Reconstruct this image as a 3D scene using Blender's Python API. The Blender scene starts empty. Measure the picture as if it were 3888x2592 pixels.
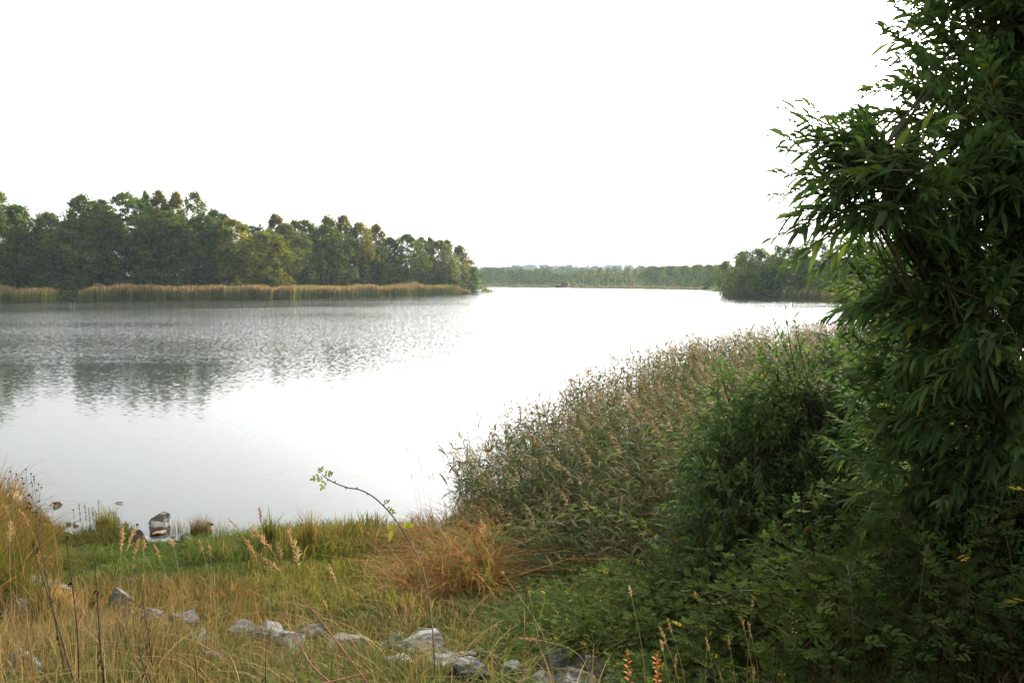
import bpy, math
import numpy as np

# ------------------------------------------------------------------ camera, sky, sun, exposure
scene = bpy.context.scene
COL = scene.collection
F, CX, CY = 3150.0, 1944.0, 1296.0          # focal length and centre, in pixels of the photograph
PITCH = math.atan(231 / F)
CAMZ = 4.0
cam_d = bpy.data.cameras.new('camera')
cam_d.sensor_width = 22.2
cam_d.lens = 22.2 * F / 3888
cam_d.clip_start = 0.05
cam_d.clip_end = 9000
cam = bpy.data.objects.new('camera', cam_d)
COL.objects.link(cam)
cam.location = (0, 0, CAMZ)
cam.rotation_euler = (math.pi / 2 - PITCH, 0, 0)
scene.camera = cam

SUN_EL, SUN_AZ = math.radians(31), math.radians(27)   # azimuth east of +Y
world = bpy.data.worlds.new('World')
scene.world = world
world.use_nodes = True
nt = world.node_tree
nt.nodes.clear()
sky = nt.nodes.new('ShaderNodeTexSky')
sky.sky_type = 'NISHITA'
sky.sun_disc = False
sky.sun_elevation = SUN_EL
sky.sun_rotation = SUN_AZ
sky.air_density = 1.0
sky.dust_density = 6.0
sky.ozone_density = 1.0
hs = nt.nodes.new('ShaderNodeHueSaturation')
hs.inputs['Saturation'].default_value = 0.13
bg = nt.nodes.new('ShaderNodeBackground')
bg.inputs['Strength'].default_value = 0.15
wo = nt.nodes.new('ShaderNodeOutputWorld')
nt.links.new(sky.outputs[0], hs.inputs['Color'])
nt.links.new(hs.outputs[0], bg.inputs['Color'])
nt.links.new(bg.outputs[0], wo.inputs['Surface'])

sun_d = bpy.data.lights.new('sun', 'SUN')
sun_d.energy = 2.2
sun_d.angle = math.radians(6)
sun_d.color = (1.0, 0.86, 0.66)
sun = bpy.data.objects.new('sun', sun_d)
COL.objects.link(sun)
sun.rotation_euler = (math.pi / 2 - SUN_EL, 0, math.pi - SUN_AZ)

scene.view_settings.view_transform = 'Standard'
scene.view_settings.look = 'None'
scene.view_settings.exposure = 1.55
scene.view_settings.gamma = 1
scene.view_settings.use_curve_mapping = False
scene.cycles.use_denoising = True
scene.cycles.max_bounces = 6
scene.cycles.diffuse_bounces = 3
scene.cycles.glossy_bounces = 2
scene.cycles.transmission_bounces = 3
scene.cycles.volume_bounces = 1
scene.cycles.transparent_max_bounces = 4
scene.cycles.caustics_reflective = False

R = np.random.default_rng(7)
_s, _c = math.sin(PITCH), math.cos(PITCH)


def slope(v):
    b = -(v - CY) / F
    return (-_s + _c * b) / (_c + _s * b)


def P(u, v, Y):
    """world point seen at photo pixel (u, v) at ground distance Y"""
    b = -(v - CY) / F
    k = Y / (_c + _s * b)
    return np.array([(u - CX) / F * k, Y, CAMZ + (-_s + _c * b) * k])


def nrm(a):
    return a / np.maximum(np.linalg.norm(a, axis=-1, keepdims=True), 1e-9)


def vnoise(x, y, s=1.0, seed=0):
    """smooth 2-D value noise, 0..1"""
    x = np.asarray(x) * s + 17.3 * seed; y = np.asarray(y) * s + 5.1 * seed
    xi, yi = np.floor(x), np.floor(y); fx, fy = x - xi, y - yi
    fx, fy = fx * fx * (3 - 2 * fx), fy * fy * (3 - 2 * fy)
    h = lambda a, b: np.modf(np.abs(np.sin(a * 127.1 + b * 311.7 + seed * 3.7) * 43758.5453))[0]
    return (h(xi, yi) * (1 - fx) + h(xi + 1, yi) * fx) * (1 - fy) + (h(xi, yi + 1) * (1 - fx) + h(xi + 1, yi + 1) * fx) * fy


# ------------------------------------------------------------------ lake outline and terrain
LAKE = np.array([(-200, 80), (-150, 30), (-80, 21), (-30, 19), (-14, 17.5), (-9.3, 15.2), (-7.9, 13.9), (-7.2, 13.1), (-6.2, 12.7),
                 (-5.4, 12.6), (-4.4, 12.9), (-3.4, 13.1), (-2.3, 13.4), (-1.2, 12.9), (-0.5, 13.1), (0.8, 15), (2.6, 19), (6.5, 26),
                 (11, 32), (20, 38), (40, 41), (70, 45), (110, 60), (125, 85), (115, 118), (75, 133), (56, 140), (54, 161), (50, 175),
                 (52, 208), (60, 225), (74, 290), (75, 325), (80, 342), (90, 372), (62, 415), (38, 466), (9, 525), (-21, 548), (-60, 560),
                 (-150, 540), (-160, 430), (-90, 330), (-40, 312), (-16, 296), (-8, 281), (-19, 252), (-32, 225), (-54, 180),
                 (-80, 163), (-97, 157), (-125, 150), (-190, 140), (-220, 110)], float)


def shore(x, y):
    """signed distance to the shoreline: > 0 on land, < 0 over water"""
    x = np.asarray(x, float); y = np.asarray(y, float)
    shp = x.shape; x = x.ravel(); y = y.ravel()
    d2 = np.full(x.shape, 1e18); inside = np.zeros(x.shape, bool)
    n = len(LAKE)
    for i in range(n):
        ax, ay = LAKE[i]; bx, by = LAKE[(i + 1) % n]
        ex, ey = bx - ax, by - ay
        t = np.clip(((x - ax) * ex + (y - ay) * ey) / (ex * ex + ey * ey), 0, 1)
        d2 = np.minimum(d2, (x - ax - t * ex) ** 2 + (y - ay - t * ey) ** 2)
        cr = (ay > y) != (by > y)
        if ey != 0:
            inside ^= cr & (x < ex * (y - ay) / ey + ax)
    d = np.sqrt(d2)
    return np.where(inside, -d, d).reshape(shp)


def ground_z(x, y):
    x = np.asarray(x, float); y = np.asarray(y, float)
    s = shore(x, y)
    r = np.hypot(x, y)
    near = np.interp(s, [-6, -1, 0, 1, 3, 6, 8.2, 10, 13, 40], [-1.5, -0.3, 0, 0.1, 0.3, 1.0, 1.65, 2.2, 2.4, 2.5])
    far = np.interp(s, [-6, 0, 2, 20, 80], [-1.5, 0, 0.25, 0.8, 1.4])
    k = np.clip((r - 45) / 40, 0, 1)
    z = near * (1 - k) + far * k
    z = z + np.where(s > 0.4, (vnoise(x, y, 0.9, 2) - 0.5) * 0.14 * np.clip(s / 4, 0, 1) * (1 - k), 0)
    hill = np.clip((r - 700) / 1400, 0, 1) ** 1.2 * (21 + 9 * np.sin(np.arctan2(x, y) * 9 + 1.0))
    return z + np.where(s > 0, hill, 0)


def gz(x, y):
    return float(ground_z(np.array([x]), np.array([y]))[0])


def hit(u, v):
    """where the photo's pixel ray meets the ground"""
    Y = np.linspace(2, 40, 1500)
    b = -(v - CY) / F
    k = Y / (_c + _s * b)
    x = (u - CX) / F * k; z = CAMZ + (-_s + _c * b) * k
    g = np.maximum(ground_z(x, Y), 0)
    i = int(np.argmax(z <= g))
    return np.array([x[i], Y[i], g[i]])


# ------------------------------------------------------------------ mesh helpers
class M:
    """collects quads (a repeated index makes a triangle) with one colour per vertex"""
    def __init__(s): s.v, s.q, s.c, s.n = [], [], [], 0

    def add(s, v, q, c):
        v = np.asarray(v, float).reshape(-1, 3); q = np.asarray(q, int).reshape(-1, 4)
        c = np.broadcast_to(np.asarray(c, float), (len(v), 3)) if np.ndim(c) <= 1 else np.asarray(c, float).reshape(-1, 3)
        s.v.append(v); s.q.append(q + s.n); s.c.append(c); s.n += len(v)

    def mesh(s, name, mat, smooth=True):
        v = np.concatenate(s.v); q = np.concatenate(s.q); c = np.concatenate(s.c)
        tri = q[:, 2] == q[:, 3]
        loops = np.concatenate([q[~tri].ravel(), q[tri][:, :3].ravel()])
        tot = np.concatenate([np.full((~tri).sum(), 4), np.full(tri.sum(), 3)])
        start = np.concatenate([[0], np.cumsum(tot)[:-1]])
        me = bpy.data.meshes.new(name)
        me.vertices.add(len(v)); me.vertices.foreach_set('co', v.astype(np.float32).ravel())
        me.loops.add(len(loops)); me.loops.foreach_set('vertex_index', loops.astype(np.int32))
        me.polygons.add(len(tot)); me.polygons.foreach_set('loop_start', start.astype(np.int32))
        me.update(calc_edges=True)
        me.polygons.foreach_set('use_smooth', np.full(len(tot), smooth))
        a = me.color_attributes.new('tint', 'FLOAT_COLOR', 'POINT')
        a.data.foreach_set('color', np.concatenate([np.clip(c, 0, 1), np.ones((len(c), 1))], 1).astype(np.float32).ravel())
        me.materials.append(mat)
        return me

    def build(s, name, mat, parent=None, smooth=True):
        o = bpy.data.objects.new(name, s.mesh(name, mat, smooth))
        COL.objects.link(o)
        if parent is not None: o.parent = parent
        return o


def tag(o, label=None, cat=None, group=None, kind=None):
    if label: o['label'] = label
    if cat: o['category'] = cat
    if group: o['group'] = group
    if kind: o['kind'] = kind
    return o


def empty(name, label, cat, loc=(0, 0, 0), group=None):
    o = bpy.data.objects.new(name, None)
    COL.objects.link(o); o.location = tuple(float(t) for t in loc); o.empty_display_size = 0.1
    return tag(o, label, cat, group)


def ribbons(m, sp, side, w, col, fold=0.0, up=None):
    """N strips: spine (N,K,3), side (N,3) or (N,K,3), half width (N,K), colour (N,K,3). fold > 0: V-shaped strips with a midrib."""
    N, K = sp.shape[:2]
    if side.ndim == 2: side = np.repeat(side[:, None], K, 1)
    o = side * w[..., None]
    if fold > 0:
        T = nrm(np.gradient(sp, axis=1)); nn = nrm(np.cross(side, T)); nn = nn * np.sign(nn[..., 2:3] + 1e-6)
        lift = nn * (w * fold)[..., None]
        v = np.stack([sp - o + lift, sp, sp + o + lift], 2); A = 3
    else:
        v = np.stack([sp - o, sp + o], 2); A = 2
    c = np.repeat(col[:, :, None], A, 2)
    i = np.arange(N)[:, None, None] * K * A; k = np.arange(K - 1)[None, :, None] * A; a = np.arange(A - 1)[None, None]
    b = i + k + a
    m.add(v, np.stack([b, b + 1, b + A + 1, b + A], -1), c.reshape(-1, 3))


def tubes(m, sp, rad, col, sides=4):
    """N tubes along spine (N,K,3) with radius (N,K)"""
    N, K = sp.shape[:2]
    T = nrm(np.gradient(sp, axis=1))
    ref = np.array([0.83, 0.31, 0.02]); A = nrm(np.cross(T, ref)); B = np.cross(T, A)
    t = np.arange(sides) / sides * 2 * math.pi
    v = sp[:, :, None] + rad[:, :, None, None] * (A[:, :, None] * np.cos(t)[None, None, :, None] + B[:, :, None] * np.sin(t)[None, None, :, None])
    c = np.broadcast_to(col, (N, K, 3)) if np.ndim(col) == 1 else col
    c = np.repeat(c[:, :, None], sides, 2)
    i = np.arange(N)[:, None, None] * K * sides; k = np.arange(K - 1)[None, :, None] * sides; a = np.arange(sides)[None, None]
    q = np.stack([i + k + a, i + k + (a + 1) % sides, i + k + sides + (a + 1) % sides, i + k + sides + a], -1)
    m.add(v, q, c.reshape(-1, 3))


def curve(a, b, n=8, sag=(0, 0, 0), ease=2.0):
    """points from a to b bent by sag (max at the middle)"""
    t = np.linspace(0, 1, n)[:, None]
    return np.asarray(a) * (1 - t) + np.asarray(b) * t + np.asarray(sag) * (4 * t * (1 - t))


def spline(pts, n):
    """Catmull-Rom through pts"""
    p = np.asarray(pts, float); p = np.vstack([2 * p[0] - p[1], p, 2 * p[-1] - p[-2]])
    t = np.linspace(0, len(p) - 3 - 1e-6, n); i = t.astype(int); f = (t - i)[:, None]
    a, b, c, d = p[i], p[i + 1], p[i + 2], p[i + 3]
    return 0.5 * (2 * b + (c - a) * f + (2 * a - 5 * b + 4 * c - d) * f ** 2 + (3 * b - a - 3 * c + d) * f ** 3)


# ------------------------------------------------------------------ materials
def mat_new(name):
    m = bpy.data.materials.new(name); m.use_nodes = True; m.node_tree.nodes.clear()
    return m, m.node_tree.nodes, m.node_tree.links


def leaf_mat(name, trans=0.35, gloss=0.06, rough=0.45, tcol=(1.25, 1.2, 0.5)):
    m, N, L = mat_new(name)
    at = N.new('ShaderNodeAttribute'); at.attribute_name = 'tint'
    d = N.new('ShaderNodeBsdfDiffuse'); t = N.new('ShaderNodeBsdfTranslucent'); g = N.new('ShaderNodeBsdfGlossy')
    g.inputs['Roughness'].default_value = rough; g.inputs['Color'].default_value = (1, 1, 1, 1)
    mul = N.new('ShaderNodeMix'); mul.data_type = 'RGBA'; mul.blend_type = 'MULTIPLY'; mul.inputs[0].default_value = 1
    mul.inputs[7].default_value = (*tcol, 1)
    L.new(at.outputs['Color'], mul.inputs[6]); L.new(mul.outputs[2], t.inputs['Color']); L.new(at.outputs['Color'], d.inputs['Color'])
    a = N.new('ShaderNodeMixShader'); a.inputs[0].default_value = trans; L.new(d.outputs[0], a.inputs[1]); L.new(t.outputs[0], a.inputs[2])
    o = N.new('ShaderNodeOutputMaterial')
    if gloss > 0:
        b = N.new('ShaderNodeMixShader'); b.inputs[0].default_value = gloss; L.new(a.outputs[0], b.inputs[1]); L.new(g.outputs[0], b.inputs[2])
        L.new(b.outputs[0], o.inputs['Surface'])
    else:
        L.new(a.outputs[0], o.inputs['Surface'])
    return m


MAT_LEAF = leaf_mat('glossy_leaf', 0.4, 0.007, 0.4, (1.05, 1.15, 0.65))
MAT_ROSE = leaf_mat('rose_leaf', 0.28, 0.0, 0.5, (1.05, 1.15, 0.65))
MAT_GRASS = leaf_mat('grass_blade', 0.4, 0.004, 0.4, (1.15, 1.1, 0.7))
MAT_REED = leaf_mat('reed_leaf', 0.35, 0.005, 0.45, (1.15, 1.1, 0.7))
MAT_FARLEAF = leaf_mat('tree_foliage', 0.45, 0.0, tcol=(1.2, 1.15, 0.5))


def stem_mat():
    m, N, L = mat_new('stem_bark')
    at = N.new('ShaderNodeAttribute'); at.attribute_name = 'tint'
    no = N.new('ShaderNodeTexNoise'); no.inputs['Scale'].default_value = 35; no.inputs['Detail'].default_value = 4
    geo = N.new('ShaderNodeNewGeometry'); L.new(geo.outputs['Position'], no.inputs['Vector'])
    mr = N.new('ShaderNodeMapRange'); mr.inputs[3].default_value = 0.6; mr.inputs[4].default_value = 1.4; L.new(no.outputs[0], mr.inputs[0])
    mx = N.new('ShaderNodeVectorMath'); mx.operation = 'SCALE'; L.new(at.outputs['Color'], mx.inputs[0]); L.new(mr.outputs[0], mx.inputs['Scale'])
    p = N.new('ShaderNodeBsdfPrincipled'); p.inputs['Roughness'].default_value = 0.8; p.inputs['Specular IOR Level'].default_value = 0.15; L.new(mx.outputs[0], p.inputs['Base Color'])
    o = N.new('ShaderNodeOutputMaterial'); L.new(p.outputs[0], o.inputs['Surface'])
    return m


MAT_STEM = stem_mat()


def rock_mat():
    m, N, L = mat_new('granite')
    at = N.new('ShaderNodeAttribute'); at.attribute_name = 'tint'
    tc = N.new('ShaderNodeTexCoord')
    n1 = N.new('ShaderNodeTexNoise'); n1.inputs['Scale'].default_value = 9; n1.inputs['Detail'].default_value = 8; n1.inputs['Roughness'].default_value = 0.7
    n2 = N.new('ShaderNodeTexVoronoi'); n2.inputs['Scale'].default_value = 85
    n3 = N.new('ShaderNodeTexNoise'); n3.inputs['Scale'].default_value = 26; n3.inputs['Detail'].default_value = 6
    for n in (n1, n2, n3): L.new(tc.outputs['Object'], n.inputs['Vector'])
    r1 = N.new('ShaderNodeMapRange'); r1.inputs[1].default_value = 0.3; r1.inputs[2].default_value = 0.7; r1.inputs[3].default_value = 0.5; r1.inputs[4].default_value = 1.35
    L.new(n1.outputs[0], r1.inputs[0])
    sc = N.new('ShaderNodeVectorMath'); sc.operation = 'SCALE'; L.new(at.outputs['Color'], sc.inputs[0]); L.new(r1.outputs[0], sc.inputs['Scale'])
    r2 = N.new('ShaderNodeMapRange'); r2.inputs[1].default_value = 0.0; r2.inputs[2].default_value = 1.0; r2.inputs[3].default_value = 0.72; r2.inputs[4].default_value = 1.22
    L.new(n2.outputs['Color'], r2.inputs[0])
    s2 = N.new('ShaderNodeVectorMath'); s2.operation = 'SCALE'; L.new(sc.outputs[0], s2.inputs[0]); L.new(r2.outputs[0], s2.inputs['Scale'])
    lic = N.new('ShaderNodeMix'); lic.data_type = 'RGBA'; lic.inputs[7].default_value = (0.16, 0.17, 0.10, 1)
    r3 = N.new('ShaderNodeMapRange'); r3.inputs[1].default_value = 0.55; r3.inputs[2].default_value = 0.68; r3.inputs[3].default_value = 0; r3.inputs[4].default_value = 0.7
    L.new(n3.outputs[0], r3.inputs[0]); L.new(r3.outputs[0], lic.inputs[0]); L.new(s2.outputs[0], lic.inputs[6])
    bp = N.new('ShaderNodeBump'); bp.inputs['Strength'].default_value = 0.7; bp.inputs['Distance'].default_value = 0.02; L.new(n1.outputs[0], bp.inputs['Height'])
    p = N.new('ShaderNodeBsdfPrincipled'); p.inputs['Roughness'].default_value = 0.8
    L.new(lic.outputs[2], p.inputs['Base Color']); L.new(bp.outputs[0], p.inputs['Normal'])
    o = N.new('ShaderNodeOutputMaterial'); L.new(p.outputs[0], o.inputs['Surface'])
    return m


MAT_ROCK = rock_mat()


def ground_mat():
    m, N, L = mat_new('soil_and_turf')
    at = N.new('ShaderNodeAttribute'); at.attribute_name = 'tint'
    geo = N.new('ShaderNodeNewGeometry')
    n1 = N.new('ShaderNodeTexNoise'); n1.inputs['Scale'].default_value = 4; n1.inputs['Detail'].default_value = 10; n1.inputs['Roughness'].default_value = 0.7
    L.new(geo.outputs['Position'], n1.inputs['Vector'])
    r1 = N.new('ShaderNodeMapRange'); r1.inputs[1].default_value = 0.25; r1.inputs[2].default_value = 0.75; r1.inputs[3].default_value = 0.4; r1.inputs[4].default_value = 1.5
    L.new(n1.outputs[0], r1.inputs[0])
    sc = N.new('ShaderNodeVectorMath'); sc.operation = 'SCALE'; L.new(at.outputs['Color'], sc.inputs[0]); L.new(r1.outputs[0], sc.inputs['Scale'])
    bp = N.new('ShaderNodeBump'); bp.inputs['Distance'].default_value = 0.06; L.new(n1.outputs[0], bp.inputs['Height'])
    p = N.new('ShaderNodeBsdfPrincipled'); p.inputs['Roughness'].default_value = 1.0; p.inputs['Specular IOR Level'].default_value = 0.0
    L.new(sc.outputs[0], p.inputs['Base Color']); L.new(bp.outputs[0], p.inputs['Normal'])
    o = N.new('ShaderNodeOutputMaterial'); L.new(p.outputs[0], o.inputs['Surface'])
    return m


def water_mat():
    m, N, L = mat_new('lake_water')
    geo = N.new('ShaderNodeNewGeometry')
    def noise(sx, sy, scale, detail=3, rough=0.6):
        mp = N.new('ShaderNodeMapping'); mp.inputs['Scale'].default_value = (sx, sy, 1); L.new(geo.outputs['Position'], mp.inputs['Vector'])
        n = N.new('ShaderNodeTexNoise'); n.inputs['Scale'].default_value = scale; n.inputs['Detail'].default_value = detail; n.inputs['Roughness'].default_value = rough
        L.new(mp.outputs[0], n.inputs['Vector']); return n
    def vec(op, a, b=None, s=None):
        v = N.new('ShaderNodeVectorMath'); v.operation = op
        for k, x in ((0, a), (1, b)):
            if x is None: continue
            if isinstance(x, tuple): v.inputs[k].default_value = x
            else: L.new(x, v.inputs[k])
        if s is not None:
            if isinstance(s, float): v.inputs['Scale'].default_value = s
            else: L.new(s, v.inputs['Scale'])
        return v.outputs[0]
    def mrange(x, a, b, c, d):
        r = N.new('ShaderNodeMapRange'); r.interpolation_type = 'SMOOTHSTEP'
        for k, y in zip((1, 2, 3, 4), (a, b, c, d)): r.inputs[k].default_value = y
        L.new(x, r.inputs[0]); return r.outputs[0]
    # breeze zones: ripples start some 35-45 m out and grow; patches of calmer and rougher water
    sep = N.new('ShaderNodeSeparateXYZ'); L.new(geo.outputs['Position'], sep.inputs[0])
    patch = noise(0.02, 0.06, 1.0, 2)
    big = mrange(patch.outputs[0], 0.35, 0.65, 0.65, 1.35)
    yy = N.new('ShaderNodeMath'); yy.operation = 'ADD'; L.new(sep.outputs[1], yy.inputs[0])
    w = noise(0.05, 0.3, 1.0, 3); wm = N.new('ShaderNodeMath'); wm.operation = 'MULTIPLY'; wm.inputs[1].default_value = 14; L.new(w.outputs[0], wm.inputs[0]); L.new(wm.outputs[0], yy.inputs[1])
    zone = mrange(yy.outputs[0], 34, 80, 0.0, 1.0)
    amp = N.new('ShaderNodeMath'); amp.operation = 'MULTIPLY'; L.new(zone, amp.inputs[0]); L.new(big, amp.inputs[1])
    n1 = noise(1.8, 0.5, 5.0, 4, 0.75); n2 = noise(1.5, 0.9, 15.0, 3, 0.6); n3 = noise(0.8, 0.9, 7.5, 3)
    h = (0.5, 0.5, 0.5)
    a = vec('SUBTRACT', n1.outputs['Color'], h); b = vec('SUBTRACT', n2.outputs['Color'], h); c = vec('SUBTRACT', n3.outputs['Color'], h)
    far = vec('ADD', vec('SCALE', a, s=RIPPLE), vec('SCALE', b, s=RIPPLE * 0.8))
    far = vec('SCALE', far, s=amp.outputs[0])
    mid_ = mrange(yy.outputs[0], 20, 45, 0.035, 0.10)
    tot = vec('ADD', far, vec('SCALE', c, s=mid_))
    tot = vec('MULTIPLY', tot, (1, 1, 0))
    nn = vec('NORMALIZE', vec('ADD', tot, (0, 0, 1)))
    p = N.new('ShaderNodeBsdfPrincipled'); p.inputs['Base Color'].default_value = (0.035, 0.045, 0.04, 1)
    p.inputs['IOR'].default_value = 1.333; p.inputs['Roughness'].default_value = 0.06
    L.new(nn, p.inputs['Normal'])
    o = N.new('ShaderNodeOutputMaterial'); L.new(p.outputs[0], o.inputs['Surface'])
    return m


RIPPLE = 0.95

# ------------------------------------------------------------------ setting: ground, water, haze
rr = np.concatenate([[0.0], np.geomspace(0.6, 4200, 240)])
na = 340
ang = np.arange(na) / na * 2 * math.pi
X = rr[:, None] * np.sin(ang)[None]; Yg = rr[:, None] * np.cos(ang)[None]
Z = ground_z(X, Yg)
S = shore(X, Yg)
gcol = np.zeros(X.shape + (3,))
soil = np.array([0.035, 0.027, 0.015]); turf = np.array([0.025, 0.042, 0.011]); wet = np.array([0.03, 0.028, 0.02]); fieldc = np.array([0.06, 0.075, 0.03])
kt = vnoise(X, Yg, 0.8, 4)[..., None]
gcol[:] = soil * kt + turf * (1 - kt)
gcol = np.where((S < 0.05)[..., None], wet, gcol)
gcol = np.where(((S > 0.3) & (np.hypot(X, Yg) > 60))[..., None], fieldc * (0.7 + 0.6 * kt), gcol)
m = M()
nr = len(rr)
i = np.arange(nr - 1)[:, None] * na; a = np.arange(na)[None]
m.add(np.stack([X, Yg, Z], -1), np.stack([i + a, i + na + a, i + na + (a + 1) % na, i + (a + 1) % na], -1), gcol.reshape(-1, 3))
g = m.build('ground', ground_mat()); tag(g, kind='structure')
for f in (g.data,):
    f.flip_normals() if f.polygons[5000].normal.z < 0 else None

m = M()
m.add([(-700, 5, 0), (700, 5, 0), (700, 700, 0), (-700, 700, 0)], [(0, 1, 2, 3)], (1, 1, 1))
tag(m.build('lake_water', water_mat()), kind='structure')

HAZE = 0.00013
m = M()
hx, z0, z1 = 4300, -3.0, 82.0
m.add([(-hx, -hx, z0), (hx, -hx, z0), (hx, hx, z0), (-hx, hx, z0), (-hx, -hx, z1), (hx, -hx, z1), (hx, hx, z1), (-hx, hx, z1)],
      [(0, 3, 2, 1), (4, 5, 6, 7), (0, 1, 5, 4), (1, 2, 6, 5), (2, 3, 7, 6), (3, 0, 4, 7)], (1, 1, 1))
hm, N, L = mat_new('air_haze')
pv = N.new('ShaderNodeVolumePrincipled'); pv.inputs['Density'].default_value = HAZE; pv.inputs['Color'].default_value = (0.74, 0.87, 1.0, 1)
pv.inputs['Anisotropy'].default_value = 0.2
oo = N.new('ShaderNodeOutputMaterial'); L.new(pv.outputs[0], oo.inputs['Volume'])
tag(m.build('haze', hm, smooth=False), kind='stuff')

# ------------------------------------------------------------------ far trees
PROFILE = {
    'alder': lambda t: (1 - t ** 5) ** 0.6 * (0.92 + 0.08 * np.minimum(t * 5, 1)),
    'round': lambda t: np.sqrt(np.maximum(1 - (2 * t - 0.95) ** 2 * 0.95, 0.02)),
    'birch': lambda t: (1 - t ** 4) ** 0.65 * (0.65 + 0.35 * np.minimum(t * 3, 1)),
    'willow': lambda t: np.sqrt(np.maximum(1 - (1.75 * t - 0.75) ** 2, 0.02)),
    'spruce': lambda t: (1 - t) * 0.95 + 0.04,
    'poplar': lambda t: (1 - t ** 3.4) ** 0.65 * (0.6 + 0.4 * np.minimum(t * 3, 1)),
    'shrub': lambda t: np.sqrt(np.maximum(1 - t ** 2 * 0.97, 0.02)),
}
CAT = {'alder': 'alder_tree', 'round': 'leafy_tree', 'birch': 'birch_tree', 'willow': 'willow_tree', 'spruce': 'spruce_tree', 'poplar': 'poplar_tree', 'shrub': 'shrub'}


def crown(m, rng, kind, H, rad, z0, col, col2=None, leaf=0.34, dens=34, side=0.0, nc=None):
    """leaf clumps spread through a crown of height z0..H and radius rad, about the origin"""
    hc = H - z0
    area = 2 * rad * hc
    n = int(area * dens * (0.34 / leaf) ** 1.4)
    nc = nc or int(np.clip(area * 1.5, 40, 330))
    t = rng.random(nc) ** 0.78
    t[:3] = [0.97, 0.93, 0.9]
    pr = PROFILE[kind](t) * rad
    az = rng.random(nc) * 2 * math.pi
    lobes = 1 + 0.16 * np.sin(az * 3 + t * 9 + rng.random() * 6) + 0.10 * np.sin(t * 23 + rng.random() * 6)
    q = np.sqrt(rng.uniform(0.15, 1.0, nc)) * 0.9 * lobes
    cc = np.stack([np.cos(az) * pr * q, np.sin(az) * pr * q, z0 + t * hc * 0.97], 1)
    cr = (0.15 + 0.15 * rng.random(nc)) * min(rad * 1.4, 4.2)
    cr = np.maximum(cr, leaf * 1.4)
    cr = cr * np.interp(t, [0.6, 1.0], [1.0, 0.8])
    cc[:, 2] = np.minimum(cc[:, 2], H - cr * 0.75)
    k = rng.integers(0, nc, n)
    g_ = rng.normal(size=(n, 3)); g_ = nrm(g_) * (rng.random((n, 1)) ** 0.45)
    sc = {'alder': (1.2, 1.2, 0.85), 'round': (1.1, 1.1, 0.8), 'birch': (0.75, 0.75, 1.25), 'willow': (0.9, 0.9, 1.15), 'spruce': (1.5, 1.5, 0.35), 'poplar': (0.8, 0.8, 1.1), 'shrub': (1, 1, 0.8)}[kind]
    pos = cc[k] + g_ * cr[k][:, None] * np.array(sc)
    pos[:, 2] = np.maximum(pos[:, 2], 0.05)
    nn = nrm(rng.normal(size=(n, 3)) * 0.75 + g_ * 0.7 + np.array([0, 0, 0.9]))
    a_ = nrm(np.cross(nn, rng.normal(size=(n, 3)))); b_ = np.cross(nn, a_)
    s = leaf * rng.uniform(0.55, 1.15, (n, 1)) * 0.62
    el = 1.0 if kind not in ('birch', 'willow') else 1.3
    v = np.stack([pos - a_ * s * el, pos - b_ * s * 0.7, pos + a_ * s * el, pos + b_ * s * 0.7], 1)
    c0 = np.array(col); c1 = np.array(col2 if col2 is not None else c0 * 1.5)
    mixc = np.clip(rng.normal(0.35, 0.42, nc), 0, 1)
    if side: mixc = np.clip(mixc + side * (cc[:, 0] / rad), 0, 1)  # sunlit flank put into the clump colours
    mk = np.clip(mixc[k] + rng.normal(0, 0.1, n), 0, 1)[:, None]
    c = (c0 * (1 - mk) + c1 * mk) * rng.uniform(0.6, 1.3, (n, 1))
    q_ = np.arange(n)[:, None] * 4 + np.arange(4)
    m.add(v, q_, np.repeat(c, 4, 0))


def trunk(m, rng, H, r, col, limbs=5, lean=0.03, top=0.88, sides=5):
    l = rng.normal(0, lean, 2) * H
    base = np.array([0, 0, -0.5])
    tip = np.array([l[0], l[1], H * top])
    sp = curve(base, tip, 7, (rng.normal(0, lean * H * 0.5), rng.normal(0, lean * H * 0.5), 0))
    tubes(m, sp[None], np.linspace(r, r * 0.15, 7)[None], np.array(col), sides)
    for i in range(limbs):
        t = rng.uniform(0.3, 0.85); b = sp[0] * (1 - t) + sp[-1] * t
        az = rng.random() * 6.28; ln = H * 0.22 * (1.1 - t)
        e = b + np.array([math.cos(az) * ln, math.sin(az) * ln, ln * 0.9])
        s2 = curve(b, e, 4, (0, 0, -ln * 0.1))
        tubes(m, s2[None], np.linspace(r * 0.4, r * 0.08, 4)[None], np.array(col), 4)


BARK = (0.06, 0.05, 0.04); BIRCHBARK = (0.5, 0.48, 0.42)
GREEN = (0.060, 0.106, 0.020); GREEN2 = (0.118, 0.165, 0.030); OLIVE = (0.125, 0.15, 0.026); YEL = (0.26, 0.23, 0.03)
SILV = (0.19, 0.24, 0.12); ORA = (0.24, 0.14, 0.035); MID = (0.088, 0.138, 0.025); BROWN = (0.12, 0.125, 0.04)
GREYG = (0.104, 0.146, 0.042)


ORD = ['leftmost', 'second from left', 'third from left', 'fourth from left', 'fifth from left', 'sixth from left', 'seventh from left', 'eighth from left', 'ninth from left', 'tenth from left',
       'eleventh from left', 'twelfth from left', 'thirteenth from left', 'fourteenth from left', 'fifteenth from left', 'sixteenth from left', 'seventeenth from left', 'eighteenth from left', 'nineteenth from left',
       'twentieth from left', 'twenty-first from left', 'twenty-second from left']


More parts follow.
